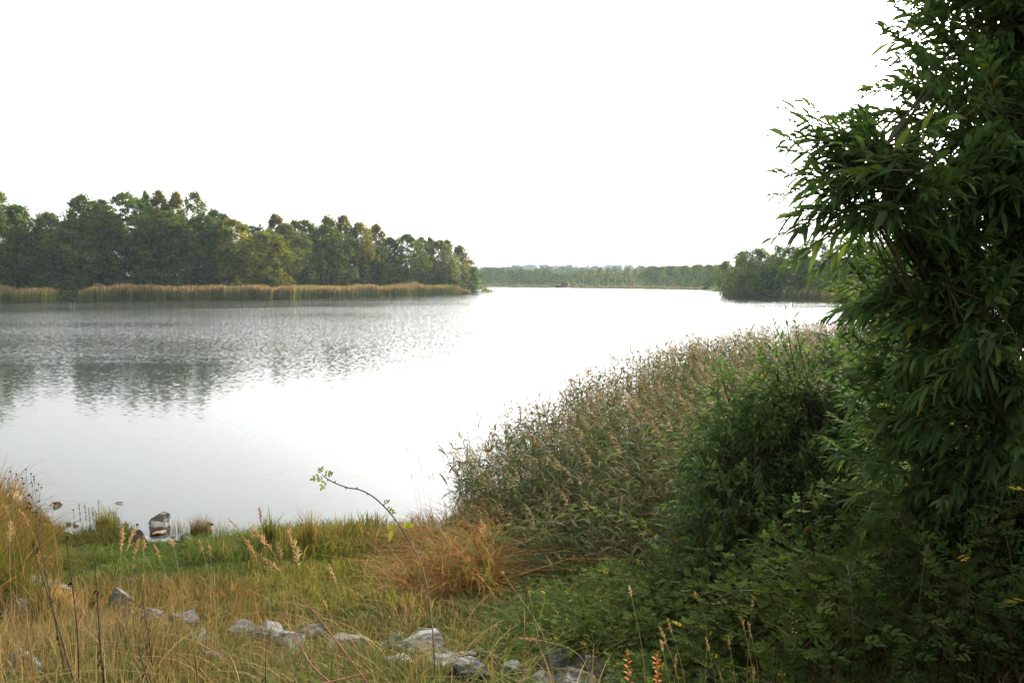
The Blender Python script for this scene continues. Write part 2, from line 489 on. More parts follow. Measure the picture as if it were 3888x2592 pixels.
def far_tree(kind, u, vtop, wpx, d, label, col=GREEN, col2=GREEN2, group=None, leaf=0.34, dens=36, z0=None, side=0.0, name=None, tr=True, bark=None, cat=None, base=None):
    p = P(u, vtop, d)
    zb = max(gz(p[0], d), 0.05) if base is None else base
    H = p[2] - zb
    rad = wpx / 2 / F * d
    if z0 is None: z0 = {'shrub': 0.1, 'spruce': 0.06 * H, 'birch': 0.12 * H}.get(kind, 0.04 * H)
    rng = np.random.default_rng(int(u * 7 + vtop * 13) % 100000)
    o = empty(name or CAT[kind], label, cat or {'shrub': 'shrub'}.get(kind, 'tree'), (p[0], d, zb), group)
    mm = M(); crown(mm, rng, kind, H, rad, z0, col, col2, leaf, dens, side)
    mm.build('crown' if kind != 'shrub' else 'foliage', MAT_FARLEAF, o)
    if tr:
        mm = M(); trunk(mm, rng, H, max(0.12, H * 0.012), bark or (BIRCHBARK if kind == 'birch' else BARK), 6 if H > 6 else 2)
        mm.build('trunk', MAT_STEM, o)
    return o


def shore_d(u):
    return float(np.interp(u, [-200, 0, 500, 1000, 1500, 1700, 1840], [154, 157, 166, 180, 225, 250, 278]))


LEFT = [
    ('shrub', 272, 1104, 90, 3, MID, GREEN2, 'low green bush added to cover the bright gap in the left reed belt'),  # kind, u, v of top, width px, metres behind the shore, colours, label; this bush is added to cover a bright gap
    ('alder', -70, 690, 200, 10, MID, GREEN2, 'tall dark broadleaf tree cut off by the left edge of the photo'),
    ('alder', 60, 772, 135, 12, GREEN, GREEN2, 'dark alder with sky gaps in its top, second tree from the left edge'),
    ('round', 176, 800, 120, 14, GREYG, GREYG, 'grey-green tree with a low thin top just left of the two tall alders'),
    ('round', 240, 865, 190, 8, GREYG, BROWN, 'broad brownish green tree behind the gap in the reed belt'),
    ('alder', 312, 735, 135, 13, GREEN, GREEN2, 'tall dark alder with a flat shoulder above the reed gap'),
    ('alder', 376, 750, 105, 15, GREEN, GREEN2, 'dark alder with a forked top right of the shouldered alder'),
    ('alder', 480, 726, 175, 12, GREEN, GREEN2, 'broadest and tallest dark green alder of the left shore'),
    ('poplar', 548, 720, 60, 17, MID, GREEN2, 'slim green tree tip poking up behind the broadest alder'),
    ('birch', 600, 720, 105, 16, OLIVE, YEL, 'yellowing birch behind the right shoulder of the broadest alder'),
    ('birch', 666, 727, 85, 16, OLIVE, YEL, 'olive birch with a narrow knobbed top and orange leaves below'),
    ('birch', 738, 722, 110, 14, MID, OLIVE, 'thin-crowned birch with sky showing through its top'),
    ('alder', 640, 800, 190, 9, GREYG, MID, 'rounded mid green tree in front of the yellowing birches'),
    ('alder', 770, 812, 160, 9, GREEN, GREYG, 'grey-green tree below the thin-crowned birch'),
    ('alder', 812, 793, 65, 13, GREEN, GREEN, 'small dark treetop right of the thin-crowned birch'),
    ('alder', 848, 808, 60, 14, GREEN, GREEN, 'second small dark treetop, lower than the one to its left'),
    ('alder', 872, 826, 145, 8, MID, YEL, 'green alder with sunlight painted yellow on its right edge'),
    ('spruce', 928, 840, 55, 20, GREYG, GREYG, 'leftmost of the three pale spruce tips behind the yellow-edged alder'),
    ('spruce', 956, 852, 48, 21, GREYG, GREYG, 'middle of the three pale spruce tips behind the yellow-edged alder'),
    ('spruce', 978, 857, 46, 21, GREYG, GREYG, 'rightmost of the three pale spruce tips behind the yellow-edged alder'),
    ('birch', 1045, 812, 110, 17, BROWN, ORA, 'birch with a rusty orange rounded top'),
    ('round', 1010, 872, 185, 9, OLIVE, (0.19, 0.195, 0.03), 'broad round olive-yellow tree below the rusty birch'),
    ('willow', 1085, 850, 150, 13, GREYG, SILV, 'silvery pale willow to the right of the round olive tree'),
    ('birch', 1120, 832, 60, 20, BROWN, YEL, 'sparse brownish birch tip behind the silvery willow'),
    ('alder', 1160, 832, 100, 18, GREEN, BROWN, 'dark tree with a brown tinge right of the silvery willow'),
    ('poplar', 1148, 880, 90, 9, OLIVE, GREEN2, 'yellow-green column-shaped tree hugging the silvery willow'),
    ('poplar', 1204, 944, 62, 7, GREYG, MID, 'low dark green column-shaped tree standing by itself before the woods'),
    ('alder', 1235, 856, 160, 11, GREEN, MID, 'broad dark green tree under the twin olive birches'),
    ('birch', 1243, 812, 80, 16, OLIVE, YEL, 'left one of the twin tall olive birches'),
    ('birch', 1302, 813, 90, 16, OLIVE, YEL, 'right one of the twin tall olive birches'),
    ('birch', 1365, 843, 115, 10, OLIVE, YEL, 'golden green birch with weeping branches reaching low'),
    ('birch', 1428, 850, 85, 14, BROWN, YEL, 'brownish yellow birch with a stepped right side'),
    ('alder', 1425, 930, 110, 9, GREEN, GREYG, 'dark tree in front of the stepped brownish birch'),
    ('alder', 1478, 898, 70, 11, GREEN, GREEN, 'small dark tree in the dip of the skyline'),
    ('round', 1545, 886, 130, 9, MID, GREEN2, 'domed green tree right of the dip in the skyline'),
    ('round', 1600, 896, 60, 12, GREYG, GREEN2, 'small grey-green top right of the domed tree'),
    ('poplar', 1632, 895, 40, 14, GREYG, GREYG, 'pointed slim top between the domed tree and the pale willow'),
    ('willow', 1665, 912, 145, 8, BROWN, SILV, 'pale yellow-green willow with a brown hanging centre near the point'),
    ('alder', 1695, 906, 45, 14, GREEN, GREEN, 'dark tip peeping over the pale willow near the point'),
    ('birch', 1745, 932, 70, 5, BROWN, YEL, 'yellow and brown birch close to the end of the point'),
    ('alder', 1780, 985, 62, 3, GREEN, MID, 'dark tree, last one at the tip of the left point'),
    ('round', 1803, 1035, 32, 1, SILV, SILV, 'small pale silvery bush-like tree at the tip of the left point'),
    ('spruce', 1441, 1004, 56, 4, GREEN, GREEN, 'little dark spruce at the back of the reeds below the golden birch'),
    ('shrub', 1300, 1062, 90, 4, OLIVE, YEL, 'yellowish shrub at the back of the left reed belt'),
    ('shrub', 1565, 1068, 90, 4, OLIVE, GREEN2, 'light green shrub under the domed tree by the reeds'),
    ('shrub', 1715, 1055, 90, 2, GREEN, MID, 'dark shrub where the left reed belt runs out'),
    ('shrub', 1815, 1085, 70, -1, MID, GREEN2, 'low green shrub trailing to the water at the left point'),
    ('shrub', 1850, 1097, 50, -1, MID, GREEN2, 'lowest creeping shrub at the very end of the left point'),
]
for kind, u, vt, w, off, c0, c1, lab in LEFT:
    d = shore_d(u) + off * (1.0 if u < 1500 else 0.8)
    sd = 0.35 if c1 in (YEL, SILV, ORA) else 0.1  # sunlight on the right of each crown, painted as a shift to the second colour
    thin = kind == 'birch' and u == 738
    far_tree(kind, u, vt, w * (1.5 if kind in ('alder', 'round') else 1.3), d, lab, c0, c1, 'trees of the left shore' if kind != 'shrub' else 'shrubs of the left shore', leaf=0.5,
             dens=22 if thin else 50, side=sd, base=None if u < 1790 else 0.15, tr=kind != 'shrub')


def mass(name, pts, hs, rs, col, col2, leaf, per, kind_='woods', seed=3):
    """one wood that reads as a mass: many crowns in one mesh"""
    rng = np.random.default_rng(seed); mm = M()
    for (x, y), h, r in zip(pts, hs, rs):
        sub = M()
        kd = ['alder', 'spruce', 'round', 'birch'][int(rng.integers(0, 4))]
        mixv = rng.random()
        cA = np.array(col) * (1 - mixv) + np.array(col2) * mixv
        crown(sub, rng, kd, h, r, h * 0.1, cA, cA * 1.5, leaf, per, nc=16)
        z = gz(x, y)
        for v, q, c in zip(sub.v, sub.q, sub.c): mm.add(v + np.array([x, y, z]), q, c)
    o = mm.build(name, MAT_FARLEAF); tag(o, kind='stuff'); return o


# understorey wood behind the left shore trees
pts = []; hs = []; rs = []
for k in range(200):
    u = R.uniform(-350, 1770); off = R.uniform(14, 34) * (0.5 if u > 1600 else 1)
    d = shore_d(u) + off
    pts.append(((u - CX) / F * d, d)); t = np.interp(u, [-200, 0, 150, 300, 800, 900, 1000, 1300, 1400, 1500, 1700, 1800], [19, 16, 13, 17.5, 17, 13.5, 11.5, 14, 13, 11, 9, 4]); hs.append(t * R.uniform(0.8, 1.1)); rs.append(R.uniform(3, 4.5))
o = mass('woods', pts, hs, rs, (0.063, 0.108, 0.022), (0.10, 0.145, 0.03), 0.9, 22); o['label'] = 'dark inner wood seen between the left shore trees'

RIGHT = [
    ('poplar', 2757, 990, 75, 195, MID, GREEN2, 'upright green tree at the left end of the right headland'),
    ('birch', 2812, 957, 75, 190, MID, OLIVE, 'airy birch rising left of the big willow on the right headland'),
    ('willow', 2880, 943, 190, 183, GREYG, SILV, 'big rounded grey-green willow on the right headland'),
    ('willow', 2962, 932, 85, 186, GREYG, SILV, 'narrow pale-topped willow against the side of the dark tree'),
    ('alder', 3018, 934, 130, 176, GREEN, GREEN, 'very dark tree in the middle of the right headland'),
    ('round', 3100, 907, 180, 174, GREEN, GREYG, 'highest broad tree of the right headland, partly behind near leaves'),
    ('round', 3195, 925, 150, 168, GREEN, GREYG, 'tree right of the highest one, mostly behind the near willow'),
    ('alder', 3290, 915, 170, 166, GREEN, MID, 'green tree of the right headland glimpsed between the near willow twigs'),
    ('round', 3420, 920, 180, 165, GREEN, MID, 'farthest right tree of the headland behind the near willow'),
    ('round', 3150, 1030, 150, 160, GREYG, OLIVE, 'low light green tree behind the right reeds'),
    ('round', 2835, 1035, 110, 180, MID, GREEN2, 'low green tree filling the foot of the airy birch'),
    ('willow', 2935, 1010, 130, 172, GREEN, GREEN, 'dark low-hanging tree over the water of the right headland'),
    ('shrub', 2752, 1078, 36, 187, SILV, GREYG, 'small pale bush on the right headland'),
    ('shrub', 3000, 1085, 60, 163, GREYG, GREYG, 'grey-green bush between the overhanging tree and the reeds'),
    ('shrub', 2712, 1047, 80, 336, GREEN, GREEN, 'dark round clump on the water far behind the right headland'),
]
for kind, u, vt, w, d, c0, c1, lab in RIGHT:
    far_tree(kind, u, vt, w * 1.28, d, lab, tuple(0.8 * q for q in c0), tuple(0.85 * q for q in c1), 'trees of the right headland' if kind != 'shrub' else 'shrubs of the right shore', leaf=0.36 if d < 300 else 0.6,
             dens=44, side=-0.2, base=0.1 if u in (2712, 2752) else None, tr=kind != 'shrub')  # negative side paints the light on the left of these crowns
pts = [(R.uniform(54, 120), R.uniform(176, 235)) for k in range(60)]
pts = [p for p in pts if shore(*map(np.array, p)) > 3]
mass('woods', pts, [7.5 * R.uniform(.8, 1.2) for _ in pts], [4] * len(pts), (0.035, 0.065, 0.02), (0.05, 0.075, 0.026), 0.8, 30, seed=5)['label'] = 'dark inner wood of the right headland'

# far shore: trees one can tell apart through the haze
rng = np.random.default_rng(11)
FARSH = [(1815, 1028, 45), (1852, 1017, 70), (1902, 1018, 62), (1943, 1022, 55), (1978, 1018, 60), (2012, 1024, 50), (2040, 1021, 45), (2075, 1020, 62),
         (2110, 1034, 36), (2136, 1042, 30), (2182, 1028, 42), (2214, 1026, 44), (2248, 1024, 40), (2278, 1016, 40), (2308, 1017, 38), (2338, 1034, 38), (2380, 1018, 44), (2412, 1022, 38),
         (2440, 1024, 40), (2470, 1010, 60), (2505, 1012, 50), (2550, 1008, 70), (2600, 1006, 66), (2645, 1004, 70), (2690, 1003, 70), (2740, 1003, 80)]
far_labs = ['hazy tree in the dark row left on the far shore', 'slender hazy birch in the open stand on the far shore', 'tall hazy tree in the dense wood right on the far shore']
cnt = [0, 0, 0]
for u, vt, w in FARSH:
    x = (u - CX) / F
    ds = float(np.interp(u, [1800, 2000, 2200, 2680], [548, 526, 467, 372])) + rng.uniform(22, 40)
    b = 2150 < u < 2460
    g_ = 0 if u < 2150 else (1 if b else 2)
    cnt[g_] += 1
    far_tree('birch' if b else ('alder' if g_ == 0 else 'round'), u, vt, w, ds, far_labs[g_] + ', ' + ORD[cnt[g_] - 1],
             MID if not b else OLIVE, GREYG if not b else (0.15, 0.17, 0.06), ['dark row of trees on the far shore', 'open birch stand on the far shore', 'dense wood on the far shore'][g_], leaf=0.75, dens=44 if not b else 26,
             z0=3.5 if b else 0.6)
for k, u in enumerate([1875, 1930, 1990, 2018, 2060, 2092, 2118, 2168, 2205, 2258, 2300, 2345, 2395, 2450, 2500, 2560, 2640]):
    ds = float(np.interp(u, [1800, 2000, 2200, 2680], [548, 526, 467, 372])) + rng.uniform(5, 14)
    far_tree('shrub', u, 1073 + rng.uniform(-3, 6), rng.uniform(26, 50), ds, 'low hazy bush near the water on the far shore, ' + ORD[k], MID, OLIVE if k % 3 else ORA, 'bushes along the far shore', leaf=0.55, dens=30, tr=False)
pts = []; hs = []; rs = []
for k in range(150):
    u = R.uniform(1700, 2900); d = R.uniform(1, 1.18) * float(np.interp(u, [1800, 2000, 2200, 2680], [610, 590, 545, 440])) + 10
    pts.append(((u - CX) / F * d, d)); hs.append((11 if u > 2480 else 7.5) * R.uniform(0.85, 1.1)); rs.append(R.uniform(4, 6))
mass('woods', pts, hs, rs, (0.05, 0.085, 0.025), (0.09, 0.12, 0.035), 1.3, 26, seed=8)['label'] = 'hazy wood behind the far shore trees'
pts = []; hs = []; rs = []
for k in range(300):
    az = R.uniform(-0.1, 0.33); d = R.uniform(850, 1250) if az < 0.0 or k % 3 == 0 else R.uniform(1600, 2300)
    pts.append((az * d, d)); hs.append(R.uniform(9, 15)); rs.append(R.uniform(6, 10))
mass('woods', pts, hs, rs, (0.035, 0.065, 0.025), (0.06, 0.09, 0.035), 2.6, 26, seed=9)['label'] = 'bluish conifer forest on the distant ridge'


# ------------------------------------------------------------------ distant reed belts
def reed_belt(name, label, path, depth, hfun, n, seed, lo=(0.12, 0.165, 0.04), hi=(0.27, 0.185, 0.10), start=-0.8, wid=0.16):
    rng = np.random.default_rng(seed)
    path = np.array(path, float); seg = np.linalg.norm(np.diff(path, axis=0), axis=1); cum = np.concatenate([[0], np.cumsum(seg)])
    t = rng.random(n) * cum[-1]
    x = np.interp(t, cum, path[:, 0]); y = np.interp(t, cum, path[:, 1])
    i = np.clip(np.searchsorted(cum, t) - 1, 0, len(seg) - 1); dr = np.diff(path, axis=0)[i] / seg[i][:, None]
    nr_ = np.stack([dr[:, 1], -dr[:, 0]], 1)      # towards the land for the paths below
    o = start + 1.6 * vnoise(t, t * 0, 0.22, seed + 5) + rng.random(n) * depth
    x = x + nr_[:, 0] * o; y = y + nr_[:, 1] * o
    zb = np.maximum(ground_z(x, y), 0) - 0.1
    h = hfun(t / cum[-1]) * rng.uniform(0.72, 1.08, n) * (0.68 + 0.32 * vnoise(x, y, 0.16, seed) + 0.22 * vnoise(x, y, 0.7, seed + 3))
    tt = np.array([0, 0.55, 0.82, 1.0])
    lean = rng.normal(0, 0.07, (n, 2)) + np.array([0.04, 0])
    sp = np.zeros((n, 4, 3))
    sp[..., 0] = x[:, None] + lean[:, :1] * h[:, None] * tt ** 1.5; sp[..., 1] = y[:, None] + lean[:, 1:] * h[:, None] * tt ** 1.5; sp[..., 2] = zb[:, None] + h[:, None] * tt
    az = rng.random(n) * math.pi; side = np.stack([np.cos(az), np.sin(az) * 0.5, 0 * az], 1)
    w = wid * rng.uniform(0.5, 1.2, (n, 1)) * np.array([0.5, 0.62, 0.75, 0.25])[None]
    lo = np.array(lo); hi = np.array(hi); k = np.array([0, 0.2, 0.9, 1.0])[None, :, None]
    pn = vnoise(x, y, 0.12, seed + 1)[:, None, None]
    k = k * (0.45 + 0.9 * vnoise(x, y, 0.18, seed + 2))[:, None, None].clip(0, 1)
    c = (lo * (1 - k) + hi * k) * rng.uniform(0.6, 1.35, (n, 1, 1)) * (1 + 0.5 * (pn - 0.5) * (1 - k))
    c[:, 0] = c[:, 0] * 0.5 + np.array([0.15, 0.12, 0.05]) * 0.5
    mm = M(); ribbons(mm, sp, side, w, c)
    o = mm.build(name, MAT_REED); tag(o, label, kind='stuff'); return o


ush = lambda u, d: ((u - CX) / F * d, d)
reed_belt('reeds', 'reed belt left of the gap on the far left shore', [(-190, 139), (-125, 149.5), ush(0, 157), ush(238, 159)][::1], 7, lambda t: 3.0 + 0 * t, 7000, 21, hi=(0.22, 0.175, 0.08))
for o_ in ():
    pass
reed_belt('reeds', 'long rusty topped reed belt along the left shore', [ush(300, 161.5), ush(500, 166), ush(1000, 180), ush(1290, 205), ush(1500, 225), ush(1640, 243), ush(1705, 256)],
          7, lambda t: np.interp(t, [0, 0.02, 0.5, 0.8, 0.93, 1], [2.0, 3.0, 3.1, 3.1, 2.5, 0.8]), 24000, 22)
reed_belt('reeds', 'small reed patch at the left end of the right headland', [ush(2728, 209), ush(2775, 192), ush(2840, 178)][::-1], 5, lambda t: 1.9 + 0 * t, 1800, 23, (0.07, 0.10, 0.035), (0.15, 0.13, 0.06))
reed_belt('reeds', 'reed belt along the right part of the right headland', [ush(3010, 163), ush(3100, 156), ush(3215, 142), (66, 136), (76, 133), (112, 119)][::-1], 6, lambda t: 2.1 + 0 * t, 5000, 24, (0.09, 0.12, 0.04), (0.2, 0.16, 0.075))
reed_belt('reeds', 'low pale reeds along the far shore', [(-21, 548), (9, 525), (38, 466), (62, 415), (89, 372)], 6, lambda t: 1.1 + 0 * t, 3500, 25, (0.09, 0.10, 0.045), (0.2, 0.16, 0.1), wid=0.5)

# moored boat on the far shore
bx = (2132 - CX) / F * 478
bo = empty('boat', 'dark boat with a pale foredeck moored on the far shore', 'boat', (bx, 474, 0.0))
m = M(); hull = []
for k, t in enumerate(np.linspace(0, 1, 9)):
    w_ = 1.1 * math.sin(min(1, t * 1.6 + 0.06) * math.pi / 2); zt = 1.0 + 0.35 * (1 - t) ** 2
    hull += [(-4 + 8 * t, -w_, zt), (-4 + 8 * t, -w_ * 0.75, 0.1), (-4 + 8 * t, w_ * 0.75, 0.1), (-4 + 8 * t, w_, zt)]
q = [(k * 4 + j, k * 4 + j + 1, k * 4 + j + 5, k * 4 + j + 4) for k in range(8) for j in range(3)] + [(0, 1, 2, 3), (32, 35, 34, 33)]
m.add(hull, q, (0.03, 0.03, 0.035)); m.build('hull', MAT_STEM, bo, False)
m = M(); m.add([(-3.9, -0.3, 1.42), (-3.9, 0.3, 1.42), (-1.2, 1.0, 1.3), (-1.2, -1.0, 1.3), (-0.7, 0.8, 2.4), (-0.7, -0.8, 2.4)], [(0, 3, 2, 1), (3, 5, 4, 2)], (0.6, 0.58, 0.55)); m.build('foredeck', MAT_STEM, bo, False)
m = M(); V = [(x, y, z) for x in (-0.7, 3.2) for y in (-0.8, 0.8) for z in (1.15, 2.45)]
m.add(V, [(0, 1, 3, 2), (4, 6, 7, 5), (0, 4, 5, 1), (2, 3, 7, 6), (1, 5, 7, 3)], (0.035, 0.045, 0.045)); m.build('cabin', MAT_STEM, bo, False)
m = M(); V = [(x, y, z) for x in (3.5, 4.1) for y in (-0.7, 0.7) for z in (0.3, 2.5)]
m.add(V, [(0, 1, 3, 2), (4, 6, 7, 5), (0, 4, 5, 1), (2, 3, 7, 6), (1, 5, 7, 3)], (0.6, 0.58, 0.55)); m.build('stern_board', MAT_STEM, bo, False)


# ------------------------------------------------------------------ rocks
def rock_mesh(seed, dims, col):
    rng = np.random.default_rng(seed)
    import bmesh
    bm = bmesh.new(); bmesh.ops.create_icosphere(bm, subdivisions=4, radius=1)
    v = np.array([q.co[:] for q in bm.verts]); f = [[w.index for w in q.verts] for q in bm.faces]; bm.free()
    for k in range(17):
        n_ = nrm(rng.normal(size=3)); d_ = rng.uniform(0.42, 0.8)
        s_ = v @ n_ - d_; v = v - np.maximum(s_, 0)[:, None] * n_ * 0.96
    w = v.copy()
    nn = (vnoise(v[:, 0] + v[:, 2], v[:, 1] - v[:, 2] * 0.7, 2.2, seed % 50) - 0.5) * 0.30 + (vnoise(v[:, 0] - v[:, 2], v[:, 1] + v[:, 2], 7, seed % 37) - 0.5) * 0.10
    w = v * (1 + nn[:, None])
    w = w / np.abs(w).max(0) * np.array(dims) / 2
    m = M(); q = np.array([[a_, b_, c_, c_] for a_, b_, c_ in f])
    m.add(w, q, np.array(col)); return m


ROCKS = []


def rock(u, v, wpx, hpx, label, col=(0.27, 0.28, 0.28), group=None, at=None, name='rock', sink=0.3, rot=None):
    p = hit(u, v + hpx * 0.5)
    k = 1.25 if at is None else 0.88
    d = p[1]; W = wpx / F * d * k; Hh = hpx / F * d * 1.2 * k; sink = sink + (0.16 if at is None else 0.0)
    if at is None: ROCKS.append((p[0], p[1], W))
    rng = np.random.default_rng(int(u * 31 + v))
    o = rock_mesh(int(u * 31 + v), (W, W * rng.uniform(0.6, 1.1), Hh), col).build(name, MAT_ROCK, None, False)
    o.location = (p[0], p[1] + W * 0.15, p[2] + Hh * (0.5 - sink)); o.rotation_euler = (rng.uniform(-.12, .12), rng.uniform(-.15, .15), rng.uniform(-0.5, 0.5))
    tag(o, label, 'rock', group); return o


RG = 'rocks of the stony bank'
G1 = (0.075, 0.074, 0.071); G2 = (0.052, 0.05, 0.046); G3 = (0.092, 0.091, 0.088); BR = (0.10, 0.075, 0.05)
for u, v, w, h, c, lab in [
    (118, 2205, 170, 110, G1, 'large grey rock half hidden by tall straw at the left edge'),
    (55, 2285, 120, 120, G2, 'dark rock below the large grey rock at the left edge'),
    (205, 2235, 110, 70, G1, 'low grey rock behind the dark dead stalks'),
    (432, 2268, 120, 78, G1, 'grey rock with a sharp sloping top alone in the dry grass'),
    (455, 2335, 110, 80, BR, 'brownish rock in the hollow under the sloping rock'),
    (560, 2335, 110, 70, G1, 'grey rock fragment right of the brownish rock'),
    (700, 2342, 110, 62, G1, 'flat grey rock among straw halfway along the left foreground'),
    (745, 2410, 90, 50, G2, 'small dull rock below the flat grey rock'),
    (60, 2500, 190, 130, G2, 'dark grey rock in the bottom left corner'),
    (800, 2490, 80, 50, G1, 'small pale rock in green grass near the bottom'),
    (915, 2392, 110, 55, G1, 'leftmost rock of the long row across the foreground'),
    (1012, 2392, 130, 75, G3, 'pale angular rock, highest at the left part of the row'),
    (1078, 2425, 150, 70, G1, 'sloping grey rock right below the pale angular rock'),
    (1170, 2398, 120, 62, G1, 'square shouldered rock behind the thin reddish twig'),
    (1100, 2475, 90, 40, G1, 'small rock sunk in grass in front of the row'),
    (1340, 2430, 190, 62, G1, 'long low rock in the middle of the row'),
    (1495, 2432, 95, 75, G2, 'dark upright rock leaning on the wide flat rock'),
    (1590, 2440, 170, 80, G3, 'wide flat-topped rock beside the brown rose stem'),
    (1605, 2392, 80, 36, G1, 'small rock peeping above the wide flat-topped rock'),
    (1500, 2505, 150, 60, G1, 'rock veiled by dry grass left of the rose stem'),
    (1705, 2508, 160, 75, G3, 'pale broad rock just right of the rose stem'),
    (1690, 2480, 60, 35, G2, 'small dark rock on the upper edge of the pale broad rock'),
    (1812, 2478, 120, 100, G1, 'tall pointed rock, peak of the right part of the row'),
    (1790, 2545, 190, 110, G2, 'brown-grey boulder in front of the tall pointed rock'),
    (1930, 2535, 110, 50, G1, 'low rock between the boulder and the smooth block'),
    (2010, 2550, 120, 60, G1, 'rounded grey rock left of the smooth block'),
    (2116, 2515, 150, 130, G3, 'smooth pale block leaning left under the bramble leaves'),
    (2225, 2525, 170, 105, G1, 'wedge-shaped grey rock right of the smooth pale block'),
    (2170, 2575, 190, 80, G2, 'dark rounded rock in front of the block and the wedge'),
    (2355, 2580, 130, 60, G1, 'tilted grey slab by the orange-leaved sprigs'),
    (2060, 2600, 200, 40, G3, 'flat pale rock at the bottom edge below the smooth block'),
    (2700, 2590, 170, 60, G2, 'dull rock at the bottom edge right of the orange sprigs'),
]:
    rock(u, v, w, h, lab, c, RG)
WR = (0.13, 0.09, 0.07)
SG = 'stones at the water edge'
rock(610, 1960, 100, 54, 'rounded brown-grey boulder standing in the shallow water', (0.12, 0.105, 0.09), SG, at=13.4, sink=0.25)
rock(590, 1990, 104, 54, 'pale cracked boulder in front of the rounded one in the shallows', (0.12, 0.112, 0.10), SG, at=13.0, sink=0.3)
rock(592, 2020, 70, 20, 'reddish wet stone at the foot of the two boulders', (0.2, 0.1, 0.05), SG, at=12.75)
rock(518, 2020, 100, 60, 'smooth flat pale stone in the bright grass by the shore', (0.14, 0.12, 0.10), SG, at=12.4, sink=0.35)
rock(700, 2030, 52, 44, 'small grey stone in the grass right of the boulders', (0.165, 0.16, 0.154), SG, at=12.4, sink=0.35)
rock(218, 1906, 44, 20, 'flat brown stone farthest out in the water at the left', WR, SG, at=15.2)
rock(208, 1921, 26, 14, 'small wet stone just nearer than the farthest brown stone', WR, SG, at=14.8)
rock(257, 1984, 34, 18, 'black wet stone left of the thin rusty stalk', (0.07, 0.055, 0.045), SG, at=13.7)
rock(232, 1999, 36, 16, 'brown stone behind the straw at the left shore', WR, SG, at=13.4)
rock(286, 1987, 34, 22, 'pale grey stone under the lone thin stalk in the water', (0.209, 0.187, 0.165), SG, at=13.5)
rock(478, 1983, 22, 14, 'small brown stone between the tuft and the boulders', WR, SG, at=13.6)
rock(521, 1988, 12, 9, 'tiny orange-brown stone left of the boulders', (0.3, 0.16, 0.1), SG, at=13.4)
rock(796, 1984, 36, 12, 'flat dark stone in the water right of the sedge tuft', (0.1, 0.07, 0.05), SG, at=13.6)
rock(795, 2012, 32, 20, 'pale stone at the root of the sedge tuft', (0.198, 0.165, 0.138), SG, at=12.8)
rock(655, 2034, 26, 12, 'dark reddish stone on the grass edge', (0.13, 0.07, 0.05), SG, at=12.5)
# floating stick
p0 = P(438, 1918, 14.7); p0[2] = 0.01
m = M(); sp = curve(p0, p0 + np.array([0.16, -0.03, 0.01]), 6, (0, 0, 0.004)); tubes(m, sp[None], np.array([[.006, .009, .011, .010, .009, .005]]), np.array([0.05, 0.035, 0.03]), 6)
tag(m.build('floating_stick', MAT_STEM), 'short dark stick floating on the water near the shore', 'stick')


# ------------------------------------------------------------------ grass
def zone(a, y, x):
    """height, green/straw mix and kind of the sward at bearing a = x/y and distance y"""
    n = len(a)
    st = vnoise(x, y, 0.9, 6) * 0.55 + vnoise(x, y, 3.1, 7) * 0.45
    cl = vnoise(x, y, 4.5, 12)
    h = 0.11 + 0.28 * cl * np.clip(st * 1.5, 0, 1); mixs = np.interp(y, [3.2, 5.5], [0.03, 0.20]) + (st - 0.5) * 1.2; kind = np.zeros(n, int)
    mixs = mixs + np.where((y > 5.2) & (a < -0.25), 0.25, 0)
    meadow = (y > 9.3 + 0.6 * np.sin(x * 1.3)) & (a < -0.24)
    h = np.where(meadow, 0.05 + 0.05 * cl + 0.16 * np.clip((st - 0.5) * 4, 0, 1) * cl, h); mixs = np.where(meadow, 0.04 + 0.3 * (st - 0.4), mixs); kind = np.where(meadow, 1, kind)
    dry = (y > 6.4) & ~meadow & (a < -0.28)
    h = np.where(dry, 0.10 + 0.22 * cl * st * 1.6, h); mixs = np.where(dry, 0.60 + 0.5 * (st - 0.5) - 0.35 * (y > 8.6), mixs); kind = np.where(dry, 2, kind)
    tl = (a < -0.555 + 0.01 * np.sin(y * 3)) & (y > 7.4)
    h = np.where(tl, 0.20 + 0.28 * cl + 0.72 * np.clip((-0.568 - a) / 0.06, 0, 1), h); mixs = np.where(tl, 0.24 + 0.25 * (y > 8.5), mixs); kind = np.where(tl, 3, kind)
    edge = meadow & (a > -0.40) & (y > 10.9)
    h = np.where(edge, 0.16 + 0.28 * cl, h)
    mid = (a >= -0.31 + 0.02 * np.sin(y * 4)) & (a < -0.13) & (y > 7.4)
    h = np.where(mid, 0.18 + 0.34 * cl * st + 0.10 * (y > 10.8), h); mixs = np.where(mid, 0.12 + 0.6 * (st - 0.35), mixs); kind = np.where(mid, 4, kind)
    ora = (a >= -0.15 + 0.02 * np.sin(y * 3)) & (a < -0.02) & (y > 8.4)
    h = np.where(ora, np.interp(a, [-0.15, -0.09, -0.03], [0.36, 0.66, 0.85]) * (0.45 + 0.85 * cl), h); mixs = np.where(ora, 0.36 + 0.5 * (st - 0.35), mixs); kind = np.where(ora, 5, kind)
    rgt = (a >= -0.10) & (y <= 8.4)
    h = np.where(rgt, 0.09 + 0.1 * cl, h); mixs = np.where(rgt, 0.12 + 0.3 * (st - 0.3), mixs)
    return h, np.clip(mixs, 0, 1), kind, st


